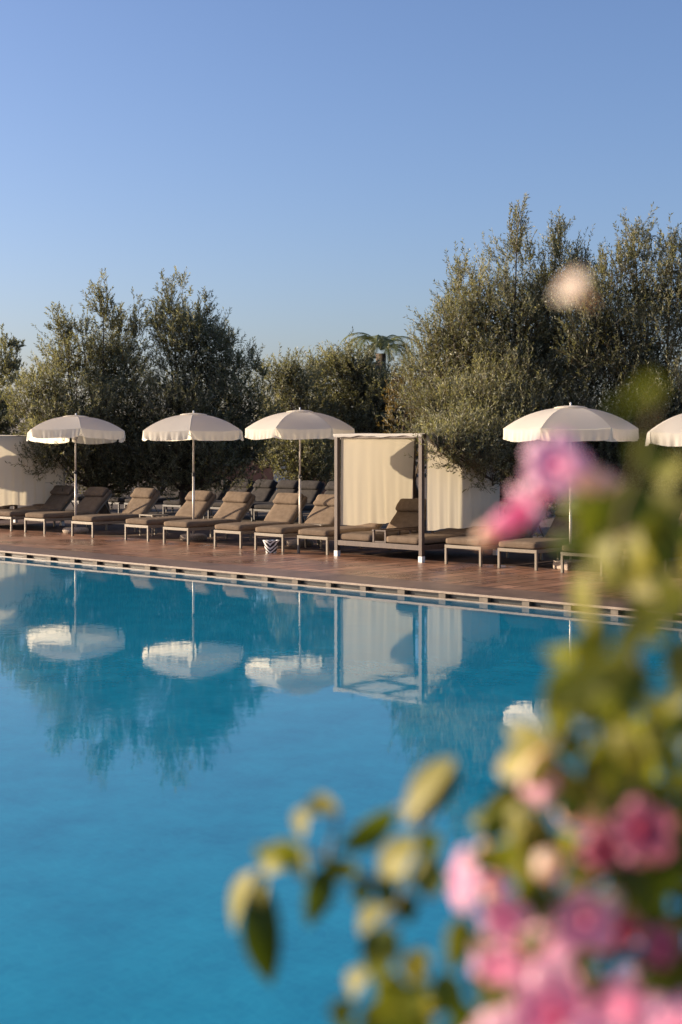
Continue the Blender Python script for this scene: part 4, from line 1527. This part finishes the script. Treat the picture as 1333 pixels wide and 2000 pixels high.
LF(1345, 1150, 1200, 1285, 50, 0.72, 0.74)
LF(1220, 1265, 1065, 1405, 54, 0.66, 0.74)
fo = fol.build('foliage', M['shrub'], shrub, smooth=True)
so = stem.build('stem', M['shrub_stem'], shrub, smooth=True)


def orient(o, px, py, d, zdir, spin=0.0):
    o.location = rel(at(px, py, d))
    o.rotation_mode = 'QUATERNION'
    o.rotation_quaternion = Vector(zdir).normalized().to_track_quat('Z', 'Y') @ Quaternion((0, 0, 1), spin)


flowers = [  # px, py, radius px, d, facing, material
    (1085, 908, 68, 1.04, (-0.35, -1, 0.25), 'petal'),
    (1030, 985, 46, 1.04, (-0.9, -0.5, -0.5), 'petal'),
    (912, 1720, 62, 0.93, (-1, -0.30, 0.15), 'petal'),
    (985, 1792, 54, 0.92, (-0.2, -1, -0.1), 'petal'),
    (972, 1885, 60, 0.92, (-0.6, -0.9, -0.3), 'petal'),
    (1062, 1890, 84, 0.92, (-0.5, -0.8, 0.6), 'petal'),
    (1085, 1990, 118, 0.88, (-0.2, -1, 0.2), 'petal'),
    (1225, 1992, 100, 0.88, (0.1, -1, 0.3), 'petal'),
    (1310, 2030, 95, 0.85, (0.3, -1, 0.1), 'petal'),
    (1145, 1800, 70, 0.92, (-0.4, -1, 0.2), 'petal'),
    (1215, 1815, 48, 0.94, (0.3, -1, -0.3), 'red_petal'),
    (1290, 1845, 42, 0.90, (0.2, -1, 0.1), 'red_petal'),
    (1185, 1660, 56, 0.92, (-0.3, -1, -0.2), 'red_petal'),
    (1255, 1625, 66, 0.90, (0.1, -1, 0.4), 'red_petal'),
    (1055, 1520, 54, 0.98, (-0.8, -0.6, 0.2), 'petal'),
    (1180, 2090, 110, 0.85, (-0.2, -1, 0.4), 'petal'),
    (970, 2070, 90, 0.90, (-0.5, -1, 0.3), 'petal'),
    (1118, 560, 40, 0.88, (-0.75, -0.45, 0.55), 'bud'),
]
for i, (px, py, r, d, zd, mt) in enumerate(flowers):
    k = d / F
    f = flower_mesh(r * k, r * k * 1.5, seed=i).build('flower', M[mt], shrub, smooth=True)
    orient(f, px, py, d, zd, i * 0.9)
buds = [  # px, py, length px, radius px, d, axis (px space x, up)
    (1160, 940, 124, 27, 1.04, (-1.0, 0.1, 0.25)),
    (992, 1015, 104, 23, 1.04, (-1, -0.2, -0.55), 'petal'),
    (950, 1044, 46, 20, 1.04, (-1, -0.2, -0.7)),
    (1050, 1500, 90, 26, 0.96, (-0.6, -0.3, -0.8)),
    (1072, 1690, 66, 32, 0.95, (-0.2, -1, 0.3)),
    (950, 1672, 70, 18, 1.0, (-0.4, -0.3, 1)),
    (968, 1695, 60, 18, 1.0, (0.3, -0.5, -1)),
    (1130, 1600, 90, 22, 0.95, (1, -0.3, -0.2)),
    (1190, 1765, 70, 22, 0.92, (0.6, -0.3, 1)),
    (962, 1740, 60, 20, 1.0, (0.2, -0.3, -1)),
]
for i, bd in enumerate(buds):
    px, py, L, r, d, ax = bd[:6]
    bm_ = bd[6] if len(bd) > 6 else 'bud'
    k = d / F
    b = bud_mesh(L * k, r * k).build('bud', M[bm_], shrub, smooth=True)
    orient(b, px, py, d, ax)
